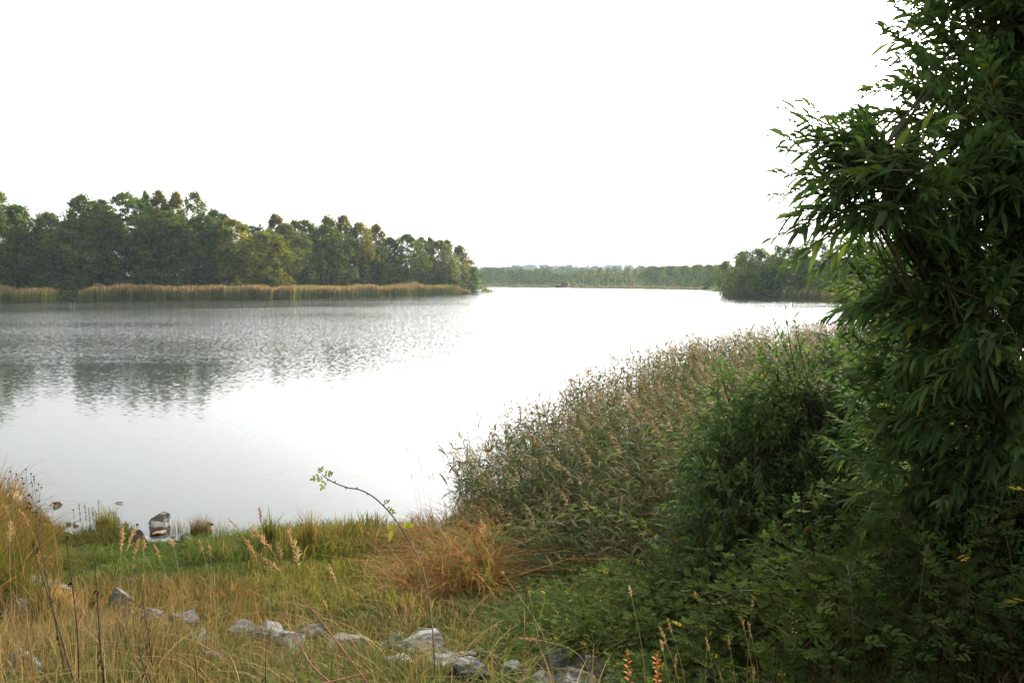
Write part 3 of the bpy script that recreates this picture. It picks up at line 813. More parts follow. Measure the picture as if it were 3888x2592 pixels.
def blades(m, x, y, h, mixs, rng, width=0.0035, bend=0.55, K=4, green=(0.032, 0.062, 0.014), green2=(0.075, 0.095, 0.022), straw=(0.20, 0.142, 0.072), rust=(0.125, 0.065, 0.032), z=None):
    n = len(x)
    z = ground_z(x, y) - 0.02 if z is None else z
    t = np.linspace(0, 1, K)
    az = rng.random(n) * 2 * math.pi; bd = (0.15 + rng.gamma(1.6, 0.28, n)) * bend / 0.5
    fl = vnoise(x, y, 1.7, 31) * 9.0; az = np.where(rng.random(n) < 0.55, fl + rng.normal(0, 0.6, n), az)
    bd = np.minimum(bd, 1.9)
    dirx, diry = np.cos(az), np.sin(az)
    bx_ = bd[:, None] * h[:, None] * (0.35 * t + 0.65 * t ** 2.4)
    zz = h[:, None] * (t - 0.35 * np.minimum(bd, 1.5)[:, None] * t ** 3)
    sp = np.stack([x[:, None] + dirx[:, None] * bx_, y[:, None] + diry[:, None] * bx_, z[:, None] + zz], -1)
    sa = az + math.pi / 2 + rng.normal(0, 0.5, n)
    side = np.stack([np.cos(sa), np.sin(sa), 0 * sa], 1)
    w = width * rng.uniform(0.6, 1.4, (n, 1)) * np.array([0.8, 1.0, 0.75, 0.12] if K == 4 else [0.9, 0.9, 0.12] if K == 3 else np.linspace(1, 0.1, K))[None]
    g1, g2, s1, s2 = map(np.array, (green, green2, straw, rust))
    k = rng.random((n, 1)); cg = g1 * (1 - k) + g2 * k; k = rng.random((n, 1)) ** 1.6; cs = s1 * (1 - k) + s2 * k
    isS = (rng.random(n) < mixs)[:, None]; c = np.where(isS, cs, cg) * rng.uniform(0.7, 1.3, (n, 1))
    tipk = (t ** 1.5)[None, :, None]
    tipc = np.where(isS, c * 1.25, c * 0.75 + cs * 0.35)
    cc = c[:, None] * (1 - tipk) + tipc[:, None] * tipk
    ribbons(m, sp, side, w, cc)


def scatter(n, y0, y1, a0, a1, rng, power=1.25):
    k = 2 - power
    y = (rng.random(n) * (y1 ** k - y0 ** k) + y0 ** k) ** (1 / k); a = rng.uniform(a0, a1, n)
    return a * y, y, a


rng = np.random.default_rng(42)
N_G = 150000
x, y, a = scatter(N_G, 2.3, 14.0, -0.85, 0.75, rng)
s = shore(x, y); h, mx, kd, st = zone(a, y, x)
keep = (s > 0.05) & ~((a > 0.02) & (y > 7.5) & (rng.random(N_G) < 0.6)) & ~((a > 0.12) & (rng.random(N_G) < 0.5))
keep &= ~((kd == 0) & (vnoise(x, y, 2.2, 9) > 0.72) & (rng.random(N_G) < 0.6))
for rx_, ry_, rw_ in ROCKS:      # grass grows low and thin right in front of a rock
    f_ = (np.abs(x - rx_ * y / ry_) < rw_ * 0.6) & (y < ry_ + rw_ * 0.2) & (y > ry_ - 0.55)
    h = np.where(f_, np.minimum(h, 0.10), h); keep &= ~(f_ & (rng.random(N_G) < 0.2))
    keep &= ~((x - rx_) ** 2 + (y - ry_ - rw_ * 0.15) ** 2 < (rw_ * 0.42) ** 2)
x, y, a, h, mx, kd, st = (q[keep] for q in (x, y, a, h, mx, kd, st))
s = shore(x, y); h = h * rng.uniform(0.5, 1.25, len(h)) * np.clip(0.45 + s * 0.6, 0.45, 1)
groups = {0: ('grass', 'mixed green and straw coloured grass over the stony bank'), 1: ('grass', 'short bright green turf by the water'), 2: ('grass', 'short rust coloured dry grass between rocks and turf'),
          3: ('grass', 'tall rusty grass on the left bank'), 4: ('grass', 'knee-high yellow-green grass at the shore'), 5: ('grass', 'tall orange-brown grass beside the reeds')}
for k, (nm, lab) in groups.items():
    q = kd == k
    if not q.any(): continue
    m = M()
    wd = np.where(y[q] > 7, 0.0042, 0.0032)[:, None]
    kw = {}
    if k == 1: kw = dict(green=(0.042, 0.092, 0.014), green2=(0.085, 0.145, 0.024), bend=0.6)
    if k == 2: kw = dict(straw=(0.22, 0.13, 0.06), rust=(0.15, 0.075, 0.03))
    if k == 4: kw = dict(green=(0.04, 0.08, 0.015), green2=(0.10, 0.125, 0.022), straw=(0.22, 0.16, 0.045), rust=(0.17, 0.09, 0.03))
    if k == 5: kw = dict(green=(0.04, 0.07, 0.016), green2=(0.10, 0.11, 0.022), straw=(0.22, 0.12, 0.048), rust=(0.19, 0.07, 0.026), bend=0.9)
    if k == 3: kw = dict(green=(0.04, 0.075, 0.015), green2=(0.09, 0.115, 0.02), straw=(0.20, 0.12, 0.045), rust=(0.17, 0.065, 0.024), bend=0.5)
    blades(m, x[q], y[q], h[q], mx[q], rng, width=wd * (1.6 if k in (4, 5) else 1.12), K=3 if k in (1, 2) else 4, **kw)
    tag(m.build(nm, MAT_GRASS), lab, kind='stuff')
# broader arching blades, taller, over the near bank
m = M(); x, y, a = scatter(1800, 2.6, 7.5, -0.8, 0.1, rng, 1.6)
blades(m, x, y, rng.uniform(0.18, 0.42, len(x)), np.full(len(x), 0.35), rng, width=0.0052, bend=1.5, K=7, green=(0.05, 0.10, 0.02), green2=(0.11, 0.15, 0.03), straw=(0.3, 0.2, 0.09))
tag(m.build('grass', MAT_GRASS), 'long arching grass blades in the foreground', kind='stuff')
# curled dry leaves of the orange-brown stand and of the shore grass
m = M(); n_ = 2000; a = rng.uniform(-0.18, -0.02, n_); y = rng.uniform(8.0, 12.0, n_); x = a * y; q = (shore(x, y) > 0.1) & (rng.random(n_) < np.clip((a + 0.18) * 10, 0.1, 1)); x, y, a = x[q], y[q], a[q]
zz = ground_z(x, y) + rng.random(len(x)) * np.interp(a, [-0.24, -0.15, -0.09, -0.03], [0.2, 0.3, 0.6, 0.75])
blades(m, x, y, rng.uniform(0.12, 0.26, len(x)), np.full(len(x), 0.6), rng, width=0.007, bend=2.2, K=6, straw=(0.26, 0.14, 0.06), rust=(0.19, 0.075, 0.032), green=(0.05, 0.09, 0.02), green2=(0.13, 0.15, 0.03), z=zz)
tag(m.build('leaves', MAT_GRASS), 'curled dry leaves of the tall grass by the reeds', kind='stuff')
# upright dry stems, left and centre
m = M(); x, y, a = scatter(3800, 3.0, 9, -0.8, -0.02, rng, 1.5)
q = rng.random(len(x)) < np.clip(0.25 - a * 1.5, 0.1, 1); x, y = x[q], y[q]
blades(m, x, y, rng.uniform(0.22, 0.62, len(x)) * np.interp(x / y, [-0.6, -0.4, 0], [1, 0.65, 0.5]), np.full(len(x), 0.95), rng, width=0.0022, bend=0.25)
tag(m.build('grass', MAT_GRASS), 'thin upright straw stems over the bank', kind='stuff')


# ------------------------------------------------------------------ near reed bed on the right
def reeds(rng, x, y, ztip, lean_bias, m_stem, m_leaf, m_plume, nleaf=10, K=6):
    n = len(x); z = np.maximum(ground_z(x, y), -0.15) - 0.02; H = ztip - z
    t = np.linspace(0, 1, K)
    ln = rng.normal(0, 0.12, (n, 2)) + lean_bias + 0.45 * (np.stack([vnoise(x, y, 0.8, 61), vnoise(x, y, 0.8, 62)], 1) - 0.5)
    sp = np.stack([x[:, None] + ln[:, :1] * H[:, None] * t ** 1.7, y[:, None] + ln[:, 1:] * H[:, None] * t ** 1.7, z[:, None] + H[:, None] * t * (1 - 0.04 * t)], -1)
    sc = np.array([0.13, 0.12, 0.05]) * rng.uniform(0.7, 1.3, (n, 1, 1)) * np.ones((1, K, 1))
    tubes(m_stem, sp, np.linspace(0.0042, 0.0018, K)[None] * np.ones((n, 1)), sc, 3)
    # leaves
    tl = np.tile(np.linspace(0.18, 0.93, nleaf), (n, 1)) + rng.normal(0, 0.03, (n, nleaf)); tl = np.clip(tl, 0.1, 0.95)
    f = tl * (K - 1); i = np.minimum(f.astype(int), K - 2); fr = (f - i)[..., None]
    ar = np.arange(n)[:, None]
    b = sp[ar, i] * (1 - fr) + sp[ar, i + 1] * fr
    az = rng.random((n, 1)) * 6.28 + np.arange(nleaf)[None] * 2.6 + rng.normal(0, 0.5, (n, nleaf))
    az = az + 0.9 * np.sin(az - 2.6) * 0.6        # a breeze combs the leaves one way
    L_ = rng.uniform(0.22, 0.48, (n, nleaf)) * np.interp(tl, [0.1, 0.5, 0.95], [0.9, 1.1, 0.8])
    el = rng.uniform(0.35, 1.1, (n, nleaf))
    KK = 4; s = np.linspace(0, 1, KK)
    dx, dy = np.cos(az), np.sin(az)
    hx_ = L_[..., None] * s * np.cos(el)[..., None] * (1 + 0.2 * s); hz = L_[..., None] * (s * np.sin(el)[..., None] - 0.75 * s ** 2.2 * rng.uniform(0.3, 1.2, (n, nleaf, 1)))
    ls = np.stack([b[..., :1] + dx[..., None] * hx_, b[..., 1:2] + dy[..., None] * hx_, b[..., 2:] + hz], -1).reshape(-1, KK, 3)
    sa = (az + math.pi / 2).ravel(); side = np.stack([np.cos(sa), np.sin(sa), rng.normal(0, 0.4, len(sa))], 1)
    w = (0.014 * rng.uniform(0.6, 1.2, (n * nleaf, 1))) * np.array([0.6, 1, 0.75, 0.06])[None]
    g1, g2, dr = np.array([0.040, 0.068, 0.024]), np.array([0.085, 0.11, 0.034]), np.array([0.14, 0.108, 0.056])
    k = rng.random((n * nleaf, 1)) * 0.8 + 0.2 * (tl.ravel()[:, None]); c = g1 * (1 - k) + g2 * k
    old = (rng.random((n * nleaf, 1)) < 0.20 + 0.3 * (tl.ravel()[:, None] < 0.45)); c = np.where(old, dr * rng.uniform(0.6, 1.2, c.shape[:1] + (1,)), c) * rng.uniform(0.75, 1.25, c.shape[:1] + (1,))
    ribbons(m_leaf, ls, nrm(side), w, np.repeat(c[:, None], KK, 1))
    # plumes: many fine drooping branchlets, nodding to one side
    has = rng.random(n) < (0.5 if n > 1 else 2.0); idx = np.where(has)[0]; nb = 20
    top = sp[idx, -1]; dirn = nrm(sp[idx, -1] - sp[idx, -2]); PL = rng.uniform(0.16, 0.27, len(idx))
    nod = rng.normal(2.7, 0.8, len(idx))
    tb = np.linspace(0, 1, nb)[None]
    ax = top[:, None] + dirn[:, None] * (PL[:, None] * tb)[..., None] + np.stack([np.cos(nod), np.sin(nod), -0.35 + 0 * nod], 1)[:, None] * (PL[:, None] * 0.5 * tb ** 2)[..., None]
    aa = rng.random((len(idx), nb)) * 6.28
    od = np.stack([np.cos(aa) * 0.7 + np.cos(nod)[:, None] * 0.8, np.sin(aa) * 0.7 + np.sin(nod)[:, None] * 0.8, 0.65 + 0 * aa], -1)
    bl = (PL[:, None] * (0.42 - 0.28 * tb))[..., None] * rng.uniform(0.6, 1.3, (len(idx), nb, 1)); od = nrm(od)
    s3 = np.array([0, 0.5, 1.0])
    ps = ax[:, :, None] + od[:, :, None] * bl[..., None] * s3[None, None, :, None] + np.array([0, 0, -1.0]) * bl[..., None] * 0.55 * (s3 ** 2)[None, None, :, None]
    ps = ps.reshape(-1, 3, 3); sd = nrm(rng.normal(size=(len(ps), 3)))
    w = np.array([0.003, 0.0065, 0.0016])[None] * rng.uniform(0.7, 1.4, (len(ps), 1))
    c = (np.array([0.13, 0.085, 0.055]) + (np.array([0.30, 0.235, 0.16]) - np.array([0.13, 0.085, 0.055])) * rng.random((len(idx), 1, 1))) * rng.uniform(0.7, 1.2, (len(idx), nb, 1))
    ribbons(m_plume, ps, sd, w, np.repeat(c.reshape(-1, 1, 3), 3, 1))


def ztip_of(a):
    return np.interp(a, [-0.06, -0.03, 0.034, 0.097, 0.145, 0.24, 0.5], [1.15, 1.3, 1.62, 2.02, 2.28, 2.42, 2.5])


rng = np.random.default_rng(77)
NR = 42000
x = rng.uniform(-1.2, 22, NR); y = rng.uniform(9.0, 42, NR)
s = shore(x, y); a = x / y
ok = (s > -1.6) & (s < 5.2 + 0.5 * np.sin(y)) & ~((s > 2.2) & (rng.random(NR) < 0.45)) & (a > -0.062) & (a < 0.62)
prob = np.clip(1.3 - y / 45, 0.3, 1.0); ok &= rng.random(NR) < prob
x, y, a = x[ok], y[ok], a[ok]
zt = ztip_of(a) * rng.uniform(0.86, 1.05, len(x)) * (0.90 + 0.17 * vnoise(x, y, 1.1, 63)) - 0.12 * rng.random(len(x)) ** 3 * 4 - 0.28 * np.clip(shore(x, y) / 3.4, 0, 1) * (a < 0.1) + np.maximum(0, shore(x, y) - 3) * 0.12
qn = rng.random(len(x)) < 5200 / max(len(x), 5200); x, y, a, zt = x[qn], y[qn], a[qn], zt[qn]; print('reeds', len(x))
ms, ml, mp = M(), M(), M()
reeds(rng, x, y, zt, np.array([-0.07, 0.0]), ms, ml, mp)
rb = empty('reed_bed', 'dense bed of tall plumed reeds on the right bank of the bay', 'reed bed', (2.0, 14.0, 0.0)); 
for mm, nm, mt in ((ms, 'reed_stems', MAT_STEM), (ml, 'reed_leaves', MAT_REED), (mp, 'reed_plumes', MAT_REED)):
    mm.v = [v - np.array([2.0, 14.0, 0.0]) for v in mm.v]
    tag(mm.build(nm, mt, rb), kind='stuff')
# a score of reeds one can pick out on the outline of the bed
for k, (u, vt, Y) in enumerate([(1792, 1690, 12.6), (1825, 1672, 12.8), (1862, 1655, 13.1), (1905, 1640, 13.6), (1960, 1652, 14), (2035, 1545, 15.2), (2060, 1560, 15.4), (2110, 1545, 15.8), (2160, 1535, 16.2), (2190, 1505, 16.6), (2215, 1462, 17),
                                (2285, 1395, 17.8), (2300, 1420, 18), (2345, 1388, 18.6), (2390, 1310, 19.2), (2420, 1340, 19.6), (2480, 1325, 20.5), (2560, 1300, 22), (2640, 1262, 23.5), (2700, 1272, 24.5), (2780, 1252, 26), (2830, 1248, 27)]):
    p = P(u, vt, Y); a_, b_, c_ = M(), M(), M(); r_ = np.random.default_rng(900 + k)
    reeds(r_, np.array([p[0] + 0.14]), np.array([Y]), np.array([p[2] - 0.18]), np.array([-0.08, 0.0]), a_, b_, c_)
    bz = max(gz(p[0], Y), -0.15)
    o = empty('common_reed', 'feathery reed with its plume above the reed bed outline, ' + ORD[k], 'reed', (p[0], Y, bz), 'reeds standing out along the reed bed outline')
    for mm, nm, mt in ((a_, 'stem', MAT_STEM), (b_, 'leaves', MAT_REED), (c_, 'plume', MAT_REED)):
        if mm.n:
            mm.v = [v - np.array([p[0], Y, bz]) for v in mm.v]; q_ = mm.build(nm, mt, o)
            if nm == 'leaves': q_['kind'] = 'stuff'


# ------------------------------------------------------------------ broad-leaved shrubs near the camera
def leaf_unit(m, base, dr, side, ln, wd, c, K=4, droop=0.38, fold=0.35, prof=(0.15, 1.0, 0.85, 0.03)):
    """N lanceolate leaves"""
    t = np.linspace(0, 1, K)
    sp = base[:, None] + dr[:, None] * (ln[:, None] * t)[..., None] + np.array([0, 0, -1.0]) * (ln[:, None] * droop * t ** 2)[..., None]
    w = wd[:, None] * 0.5 * np.array(prof)[None]
    cc = np.repeat(c[:, None], K, 1) * np.array([0.9, 1, 1, 1.1])[None, :K, None]
    ribbons(m, sp, side, w, cc, fold)


def in_frame(p):
    y = p[:, 1] * _c - (p[:, 2] - CAMZ) * _s; z = p[:, 1] * _s + (p[:, 2] - CAMZ) * _c
    u = CX + F * p[:, 0] / y; v = CY - F * z / y
    return (u > 20) & (u < 3870) & (v > 10) & (v < 2585)


def split_leaves(root, base, dr, side, ln, wd, col, mat, loc, variants, nobj=300, fold=0.35, seed=0, name='leaf', unit=None, K=5):
    """the leaves that show largest become parts of their own, the rest one part"""
    rng = np.random.default_rng(seed)
    d = np.linalg.norm(base - np.array([0, 0, CAMZ]), axis=1) / ln + np.where(in_frame(base), 0, 1e6) + rng.random(len(base)) * 6
    o_ = np.argsort(d); pick = o_[:nobj]; rest = o_[nobj:]
    m = M(); (unit or leaf_unit)(m, base[rest] - loc, dr[rest], side[rest], ln[rest], wd[rest], col[rest], fold=fold)
    tag(m.build('foliage', mat, root), kind='stuff')
    for k in pick:
        me = variants[int(rng.integers(0, len(variants)))]
        o = bpy.data.objects.new(name, me); COL.objects.link(o); o.parent = root
        X_ = dr[k]; Y_ = side[k]; Z_ = np.cross(X_, Y_)
        if Z_[2] < 0: Y_ = -Y_; Z_ = -Z_
        b = base[k] - loc; L_ = ln[k]
        from mathutils import Matrix
        o.matrix_local = Matrix(((X_[0] * L_, Y_[0] * L_, Z_[0] * L_, b[0]), (X_[1] * L_, Y_[1] * L_, Z_[1] * L_, b[1]), (X_[2] * L_, Y_[2] * L_, Z_[2] * L_, b[2]), (0, 0, 0, 1)))


def leaf_variants(cols, ratio, mat, fold=0.35, name='leaf'):
    out = []
    for k, c in enumerate(cols):
        m = M(); leaf_unit(m, np.zeros((1, 3)), np.array([[1.0, 0, 0]]), np.array([[0, 1.0, 0]]), np.array([1.0]), np.array([ratio * (0.9 + 0.1 * (k % 3))]), np.array([c]), droop=0.2 + 0.14 * (k % 3), fold=fold)
        out.append(m.mesh(name, mat))
    return out


WG = np.array([0.048, 0.094, 0.030]); WG2 = np.array([0.112, 0.165, 0.052]); WY = np.array([0.20, 0.16, 0.02])


def shoots_in(ells, n, rng, shell=0.55, out=0.8, up=0.35, bias=(0, 0, 0)):
    """start points and directions of n leafy shoots spread through ellipsoids"""
    wts = np.array([e[1][0] * e[1][1] * e[1][2] for e in ells]) ** 0.75; wts /= wts.sum()
    k = rng.choice(len(ells), n, p=wts)
    c = np.array([e[0] for e in ells])[k]; r = np.array([e[1] for e in ells])[k]
    d = nrm(rng.normal(size=(n, 3))); q = shell + (1 - shell) * rng.random((n, 1)) ** 0.6
    small = rng.random((n, 1)) < 0.25; q = np.where(small, q * rng.random((n, 1)), q)
    pos = c + d * r * q
    dr = nrm(d * out + np.array([0, 0, up]) + rng.normal(0, 0.35, (n, 3)) + np.array(bias))
    return pos, dr, k


def willow_bush(name, label, ells, nshoot, base, seed, SL=(0.3, 0.6), leafL=(0.09, 0.15), ratio=0.19, nl=15, cols=(WG, WG2), yellow=0.02, stems=True, bias=(0, 0, 0), br=0.02, bark=(0.06, 0.055, 0.03), group=None, nobj=300, extra=None, shell=0.55, fold=0.0, lift=0.05):
    rng = np.random.default_rng(seed)
    loc = np.array([base[0], base[1], gz(base[0], base[1]) - 0.05])
    root = empty(name, label, 'shrub', loc, group)
    pos, dr, ke = shoots_in(ells, nshoot, rng, bias=bias, shell=shell)
    L_ = rng.uniform(*SL, len(pos))
    if extra is not None:
        pos = np.vstack([pos, extra[0]]); dr = np.vstack([dr, nrm(extra[1])]); L_ = np.concatenate([L_, extra[2]]); ke = np.concatenate([ke, extra[3]])
    n = len(pos)
    start = pos - dr * (L_[:, None] * 0.5)
    zg = ground_z(start[:, 0], start[:, 1]); lowk = start[:, 2] < zg + 0.05
    start = start[~lowk]; dr = dr[~lowk]; L_ = L_[~lowk]; ke = ke[~lowk]; n = len(start)
    K = 5; t = np.linspace(0, 1, K)
    sag = rng.uniform(0.02, 0.25, n)
    sp = start[:, None] + dr[:, None] * (L_[:, None] * t)[..., None] + np.array([0, 0, -1.0]) * (L_[:, None] * sag[:, None] * t ** 2)[..., None]
    m = M(); tubes(m, sp - loc, np.linspace(0.0042, 0.0018, K)[None] * np.ones((n, 1)), np.array([0.09, 0.085, 0.035]), 3)
    m.build('twigs', MAT_STEM, root)['kind'] = 'stuff'
    # leaves along each shoot
    tl = np.tile(np.linspace(0.12, 1.0, nl), (n, 1)) + rng.normal(0, 0.012, (n, nl)); tl = np.clip(tl, 0.05, 1)
    f = tl * (K - 1); i = np.minimum(f.astype(int), K - 2); fr = (f - i)[..., None]; ar = np.arange(n)[:, None]
    b = sp[ar, i] * (1 - fr) + sp[ar, i + 1] * fr
    T = nrm(sp[ar, i + 1] - sp[ar, i])
    A = nrm(np.cross(T, np.array([0.1, 0.2, 1.0]))); B = np.cross(T, A)
    ph = np.arange(nl)[None] * 2.4 + rng.random((n, 1)) * 6.28
    rad = A * np.cos(ph)[..., None] + B * np.sin(ph)[..., None]
    opn = rng.uniform(0.4, 0.85, (n, nl, 1)) * np.interp(tl, [0, 0.8, 1], [1.25, 0.85, 0.4])[..., None]
    ld = nrm(T + rad * opn * 1.15 + np.array([0, 0, lift]) + rng.normal(0, 0.12, (n, nl, 3)))
    sd = nrm(np.cross(ld, np.array([0, 0, 1.0]) + rng.normal(0, 0.35, (n, nl, 3))))
    ln = rng.uniform(*leafL, (n, nl)) * np.interp(tl, [0, 0.3, 0.8, 1], [0.75, 1.05, 1.0, 0.65])
    kc = np.clip(rng.normal(0.4, 0.25, (n, 1)) + rng.normal(0, 0.18, (n, nl)), 0, 1)[..., None]
    c = cols[0] * (1 - kc) + cols[1] * kc
    yl = rng.random((n, nl, 1)) < yellow; c = np.where(yl, WY * rng.uniform(0.5, 1.1, yl.shape), c) * rng.uniform(0.8, 1.2, (n, nl, 1))
    drop = rng.random((n, nl)) > 0.06
    base_, ld, sd, ln, c = (q[drop] for q in (b, ld, sd, ln, c))
    var = leaf_variants([cols[0], cols[1], cols[0] * 0.5 + cols[1] * 0.5, cols[1] * np.array([1.3, 1.1, 0.8]), WY * 0.8], ratio, MAT_LEAF)
    var = [v for v in var[:4] for _ in range(6)] + [var[4]]
    split_leaves(root, base_, ld, sd, ln, ln * ratio, c, MAT_LEAF, loc, var, nobj, seed=seed, fold=fold)
    # branches: one main stem into every lobe, side branches to the shoots
    if stems:
        mains = []
        for kx, e in enumerate(ells):
            c_ = np.array(e[0]); st_ = loc + np.array([rng.normal(0, 0.12), rng.normal(0, 0.12), 0])
            mid_ = st_ * 0.45 + c_ * 0.55 + np.array([0, 0, 0.15]) + rng.normal(0, 0.05, 3)
            s_ = spline([st_, st_ * 0.75 + mid_ * 0.25 + np.array([0, 0, 0.15]), mid_, c_, c_ + nrm(c_ - mid_) * np.array(e[1]) * 0.5], 12)
            mains.append(s_); m = M(); tubes(m, (s_ - loc)[None], np.linspace(br, br * 0.25, 12)[None], np.array(bark), 6); m.build('branch', MAT_STEM, root)
        A_ = np.stack([mains[k][rng.integers(6, 11)] for k in ke]); 
        mid2 = A_ * 0.45 + start * 0.55 + rng.normal(0, 0.03, start.shape)
        sp2 = np.stack([A_, mid2, start], 1); m = M(); tubes(m, sp2 - loc, np.array([[0.005, 0.004, 0.003]]) * np.ones((n, 1)), np.array(bark) * 1.2, 3)
        m.build('side_branches', MAT_STEM, root)['kind'] = 'stuff'
    return root


def E(u, v, Y, rx, rz, ry=None):
    return (P(u, v, Y), (rx, ry or rx, rz))


# shoots that jut out of the big willow on its left
JUT = [(3085, 455, 3.3, (-0.8, 0, 0.45)), (3060, 520, 3.35, (-1, 0, 0.3)), (3110, 590, 3.3, (-0.9, 0.1, 0.35)), (3055, 660, 3.3, (-1, 0, 0.22)), (3060, 740, 3.25, (-1, 0, 0.08)),
       (3075, 800, 3.3, (-0.9, 0, -0.15)), (3120, 850, 3.3, (-0.8, 0, -0.35)), (3150, 480, 3.4, (-0.7, 0, 0.6)), (3330, 400, 3.6, (-0.7, 0, 0.3)), (3290, 450, 3.6, (-0.9, 0, 0.1)), (3370, 330, 3.7, (-0.8, 0, 0.3)),
       (3410, 170, 3.8, (-0.6, 0, 0.5)), (3470, 60, 3.9, (-0.5, 0, 0.9)), (3440, 110, 3.8, (-0.8, 0, 0.3)), (3200, 700, 3.2, (-0.9, -0.2, 0.1)), (3220, 560, 3.2, (-0.8, -0.2, 0.3)), (3170, 630, 3.3, (-1, 0, 0.1)),
       (3200, 880, 3.4, (-0.6, 0, -0.4)), (3160, 780, 3.25, (-1, -0.1, -0.1)), (3250, 500, 3.5, (-0.8, 0, 0.5)), (3240, 640, 3.1, (-0.8, -0.2, 0.0)), (3130, 700, 3.4, (-1, 0, 0.15)), (3180, 540, 3.35, (-0.9, 0, 0.4)), (3260, 800, 3.2, (-0.7, -0.2, -0.1))]
JUT = [(u + 50, v, Y, d) for u, v, Y, d in JUT] + [(u + 85 + 18 * math.sin(k * 2.3), v + 34 * math.cos(k * 1.7), Y + 0.08, (d[0], 0.15 * math.sin(k), d[2] - 0.12)) for k, (u, v, Y, d) in enumerate(JUT)]
ex = (np.array([P(u, v, Y) for u, v, Y, _ in JUT]), np.array([d for *_, d in JUT], float), np.full(len(JUT), 0.40), np.full(len(JUT), 2))
big = [E(3870, 120, 4.0, 0.50, 0.60), E(3760, 520, 3.7, 0.50, 0.45), E(3400, 650, 3.4, 0.28, 0.26), E(3230, 660, 3.3, 0.13, 0.16), E(3450, 960, 3.8, 0.28, 0.24), E(3620, 1150, 3.6, 0.25, 0.3), E(3650, 1000, 3.9, 0.42, 0.45), E(3480, 1190, 4.3, 0.36, 0.50), E(3780, 1450, 4.2, 0.55, 0.65),
       E(3460, 1650, 4.5, 0.42, 0.45), E(4150, 800, 3.8, 0.55, 0.8), E(4300, 300, 4.4, 0.6, 0.7), E(3900, -350, 4.2, 0.7, 0.5), E(3850, 1900, 4.6, 0.45, 0.42), E(3560, 1900, 4.7, 0.34, 0.34)]
willow_bush('willow_bush', 'large dark willow with long narrow leaves towering at the right edge', big, 1900, (3.15, 5.0), 101, extra=ex, br=0.012, nl=20, leafL=(0.06, 0.118), SL=(0.22, 0.42), shell=0.3, ratio=0.25, lift=0.15, bias=(-0.5, -0.15, 0.2), fold=0.35)
mid = [E(2800, 1590, 6.7, 0.34, 0.44), E(2700, 1810, 6.5, 0.32, 0.46), E(2630, 2060, 6.2, 0.28, 0.40), E(2810, 1800, 6.3, 0.36, 0.52), E(2960, 1500, 6.5, 0.32, 0.42), E(3300, 1450, 6.4, 0.42, 0.50), E(3080, 1600, 6.3, 0.50, 0.62), E(2900, 1780, 6.2, 0.44, 0.58), E(2760, 1980, 5.9, 0.36, 0.48), E(2680, 2180, 5.6, 0.28, 0.34), E(3250, 1950, 5.9, 0.60, 0.60), E(3500, 1500, 6.4, 0.6, 0.7), E(2830, 2110, 5.7, 0.28, 0.34), E(3080, 2150, 5.4, 0.45, 0.45), E(3700, 1900, 5.8, 0.6, 0.6)]
willow_bush('willow_bush', 'lower rounded willow bush between the reed bed and the towering willow', mid, 2350, (2.2, 6.6), 102, SL=(0.2, 0.38), leafL=(0.05, 0.09), ratio=0.32, nl=13,
            cols=(np.array([0.044, 0.092, 0.026]), np.array([0.10, 0.155, 0.045])), yellow=0.01, br=0.02)
back = [E(3230, 1200, 9, 0.30, 0.36), E(3330, 1060, 9.5, 0.5, 0.62), E(3480, 1180, 9, 0.7, 0.8), E(3700, 1100, 9.5, 0.9, 1.0), E(3950, 1000, 9.5, 0.9, 1.2), E(3420, 1400, 8.6, 0.8, 0.8)]
willow_bush('willow_bush', 'fine-leaved grey-green willow bush behind the towering willow, reaching to the reeds', back, 520, (4.3, 9.3), 103, SL=(0.3, 0.5), leafL=(0.07, 0.12), ratio=0.2, nl=12,
            cols=(np.array([0.045, 0.08, 0.03]), np.array([0.10, 0.145, 0.06])), yellow=0.03, br=0.03, nobj=120)


# upright young willow shoots in front of the water
def leafy_shoot(name, label, cat, pts, nl, leafL, ratio, rad, seed, cols=(WG, WG2), droop=0.2, opn=0.8, tmin=0.3, group=None, stemcol=(0.07, 0.06, 0.03), leafname='leaf', K=24, pinnate=False, mat=None):
    rng = np.random.default_rng(seed); sp = spline(pts, K); loc = sp[0].copy()
    root = empty(name, label, cat, loc, group)
    m = M(); tubes(m, (sp - loc)[None], np.linspace(rad, rad * 0.35, K)[None], np.array(stemcol), 5); m.build('stem', MAT_STEM, root)
    T = nrm(np.gradient(sp, axis=0))
    for j, t in enumerate(np.linspace(tmin, 1, nl)):
        f = t * (K - 1); i = min(int(f), K - 2); b = sp[i] + (sp[i + 1] - sp[i]) * (f - i); tt = T[i]
        A = nrm(np.cross(tt, np.array([0.1, 0.2, 1.0])) if abs(tt[2]) < 0.9 else np.cross(tt, np.array([0, 1.0, 0]))); B = np.cross(tt, A); ph = j * 2.4 + rng.normal(0, 0.3)
        d_ = nrm(tt * (0.8 if t < 0.95 else 1.6) + (A * math.cos(ph) + B * math.sin(ph)) * opn + rng.normal(0, 0.08, 3))
        kc = np.clip(rng.normal(0.4, 0.3), 0, 1); c = cols[0] * (1 - kc) + cols[1] * kc
        L_ = rng.uniform(*leafL) * (0.7 if t > 0.93 else 1)
        m = M()
        if pinnate:
            pin_unit(m, (b - loc)[None], d_[None], nrm(np.cross(d_, np.array([0, 0, 1.0])))[None], np.array([L_]), np.array([L_]), c[None])
        else:
            leaf_unit(m, (b - loc)[None], d_[None], nrm(np.cross(d_, np.array([0.15, 0, 1.0])))[None], np.array([L_]), np.array([L_ * ratio]), c[None], droop=droop)
        m.build(leafname, mat or MAT_LEAF, root)
    return root


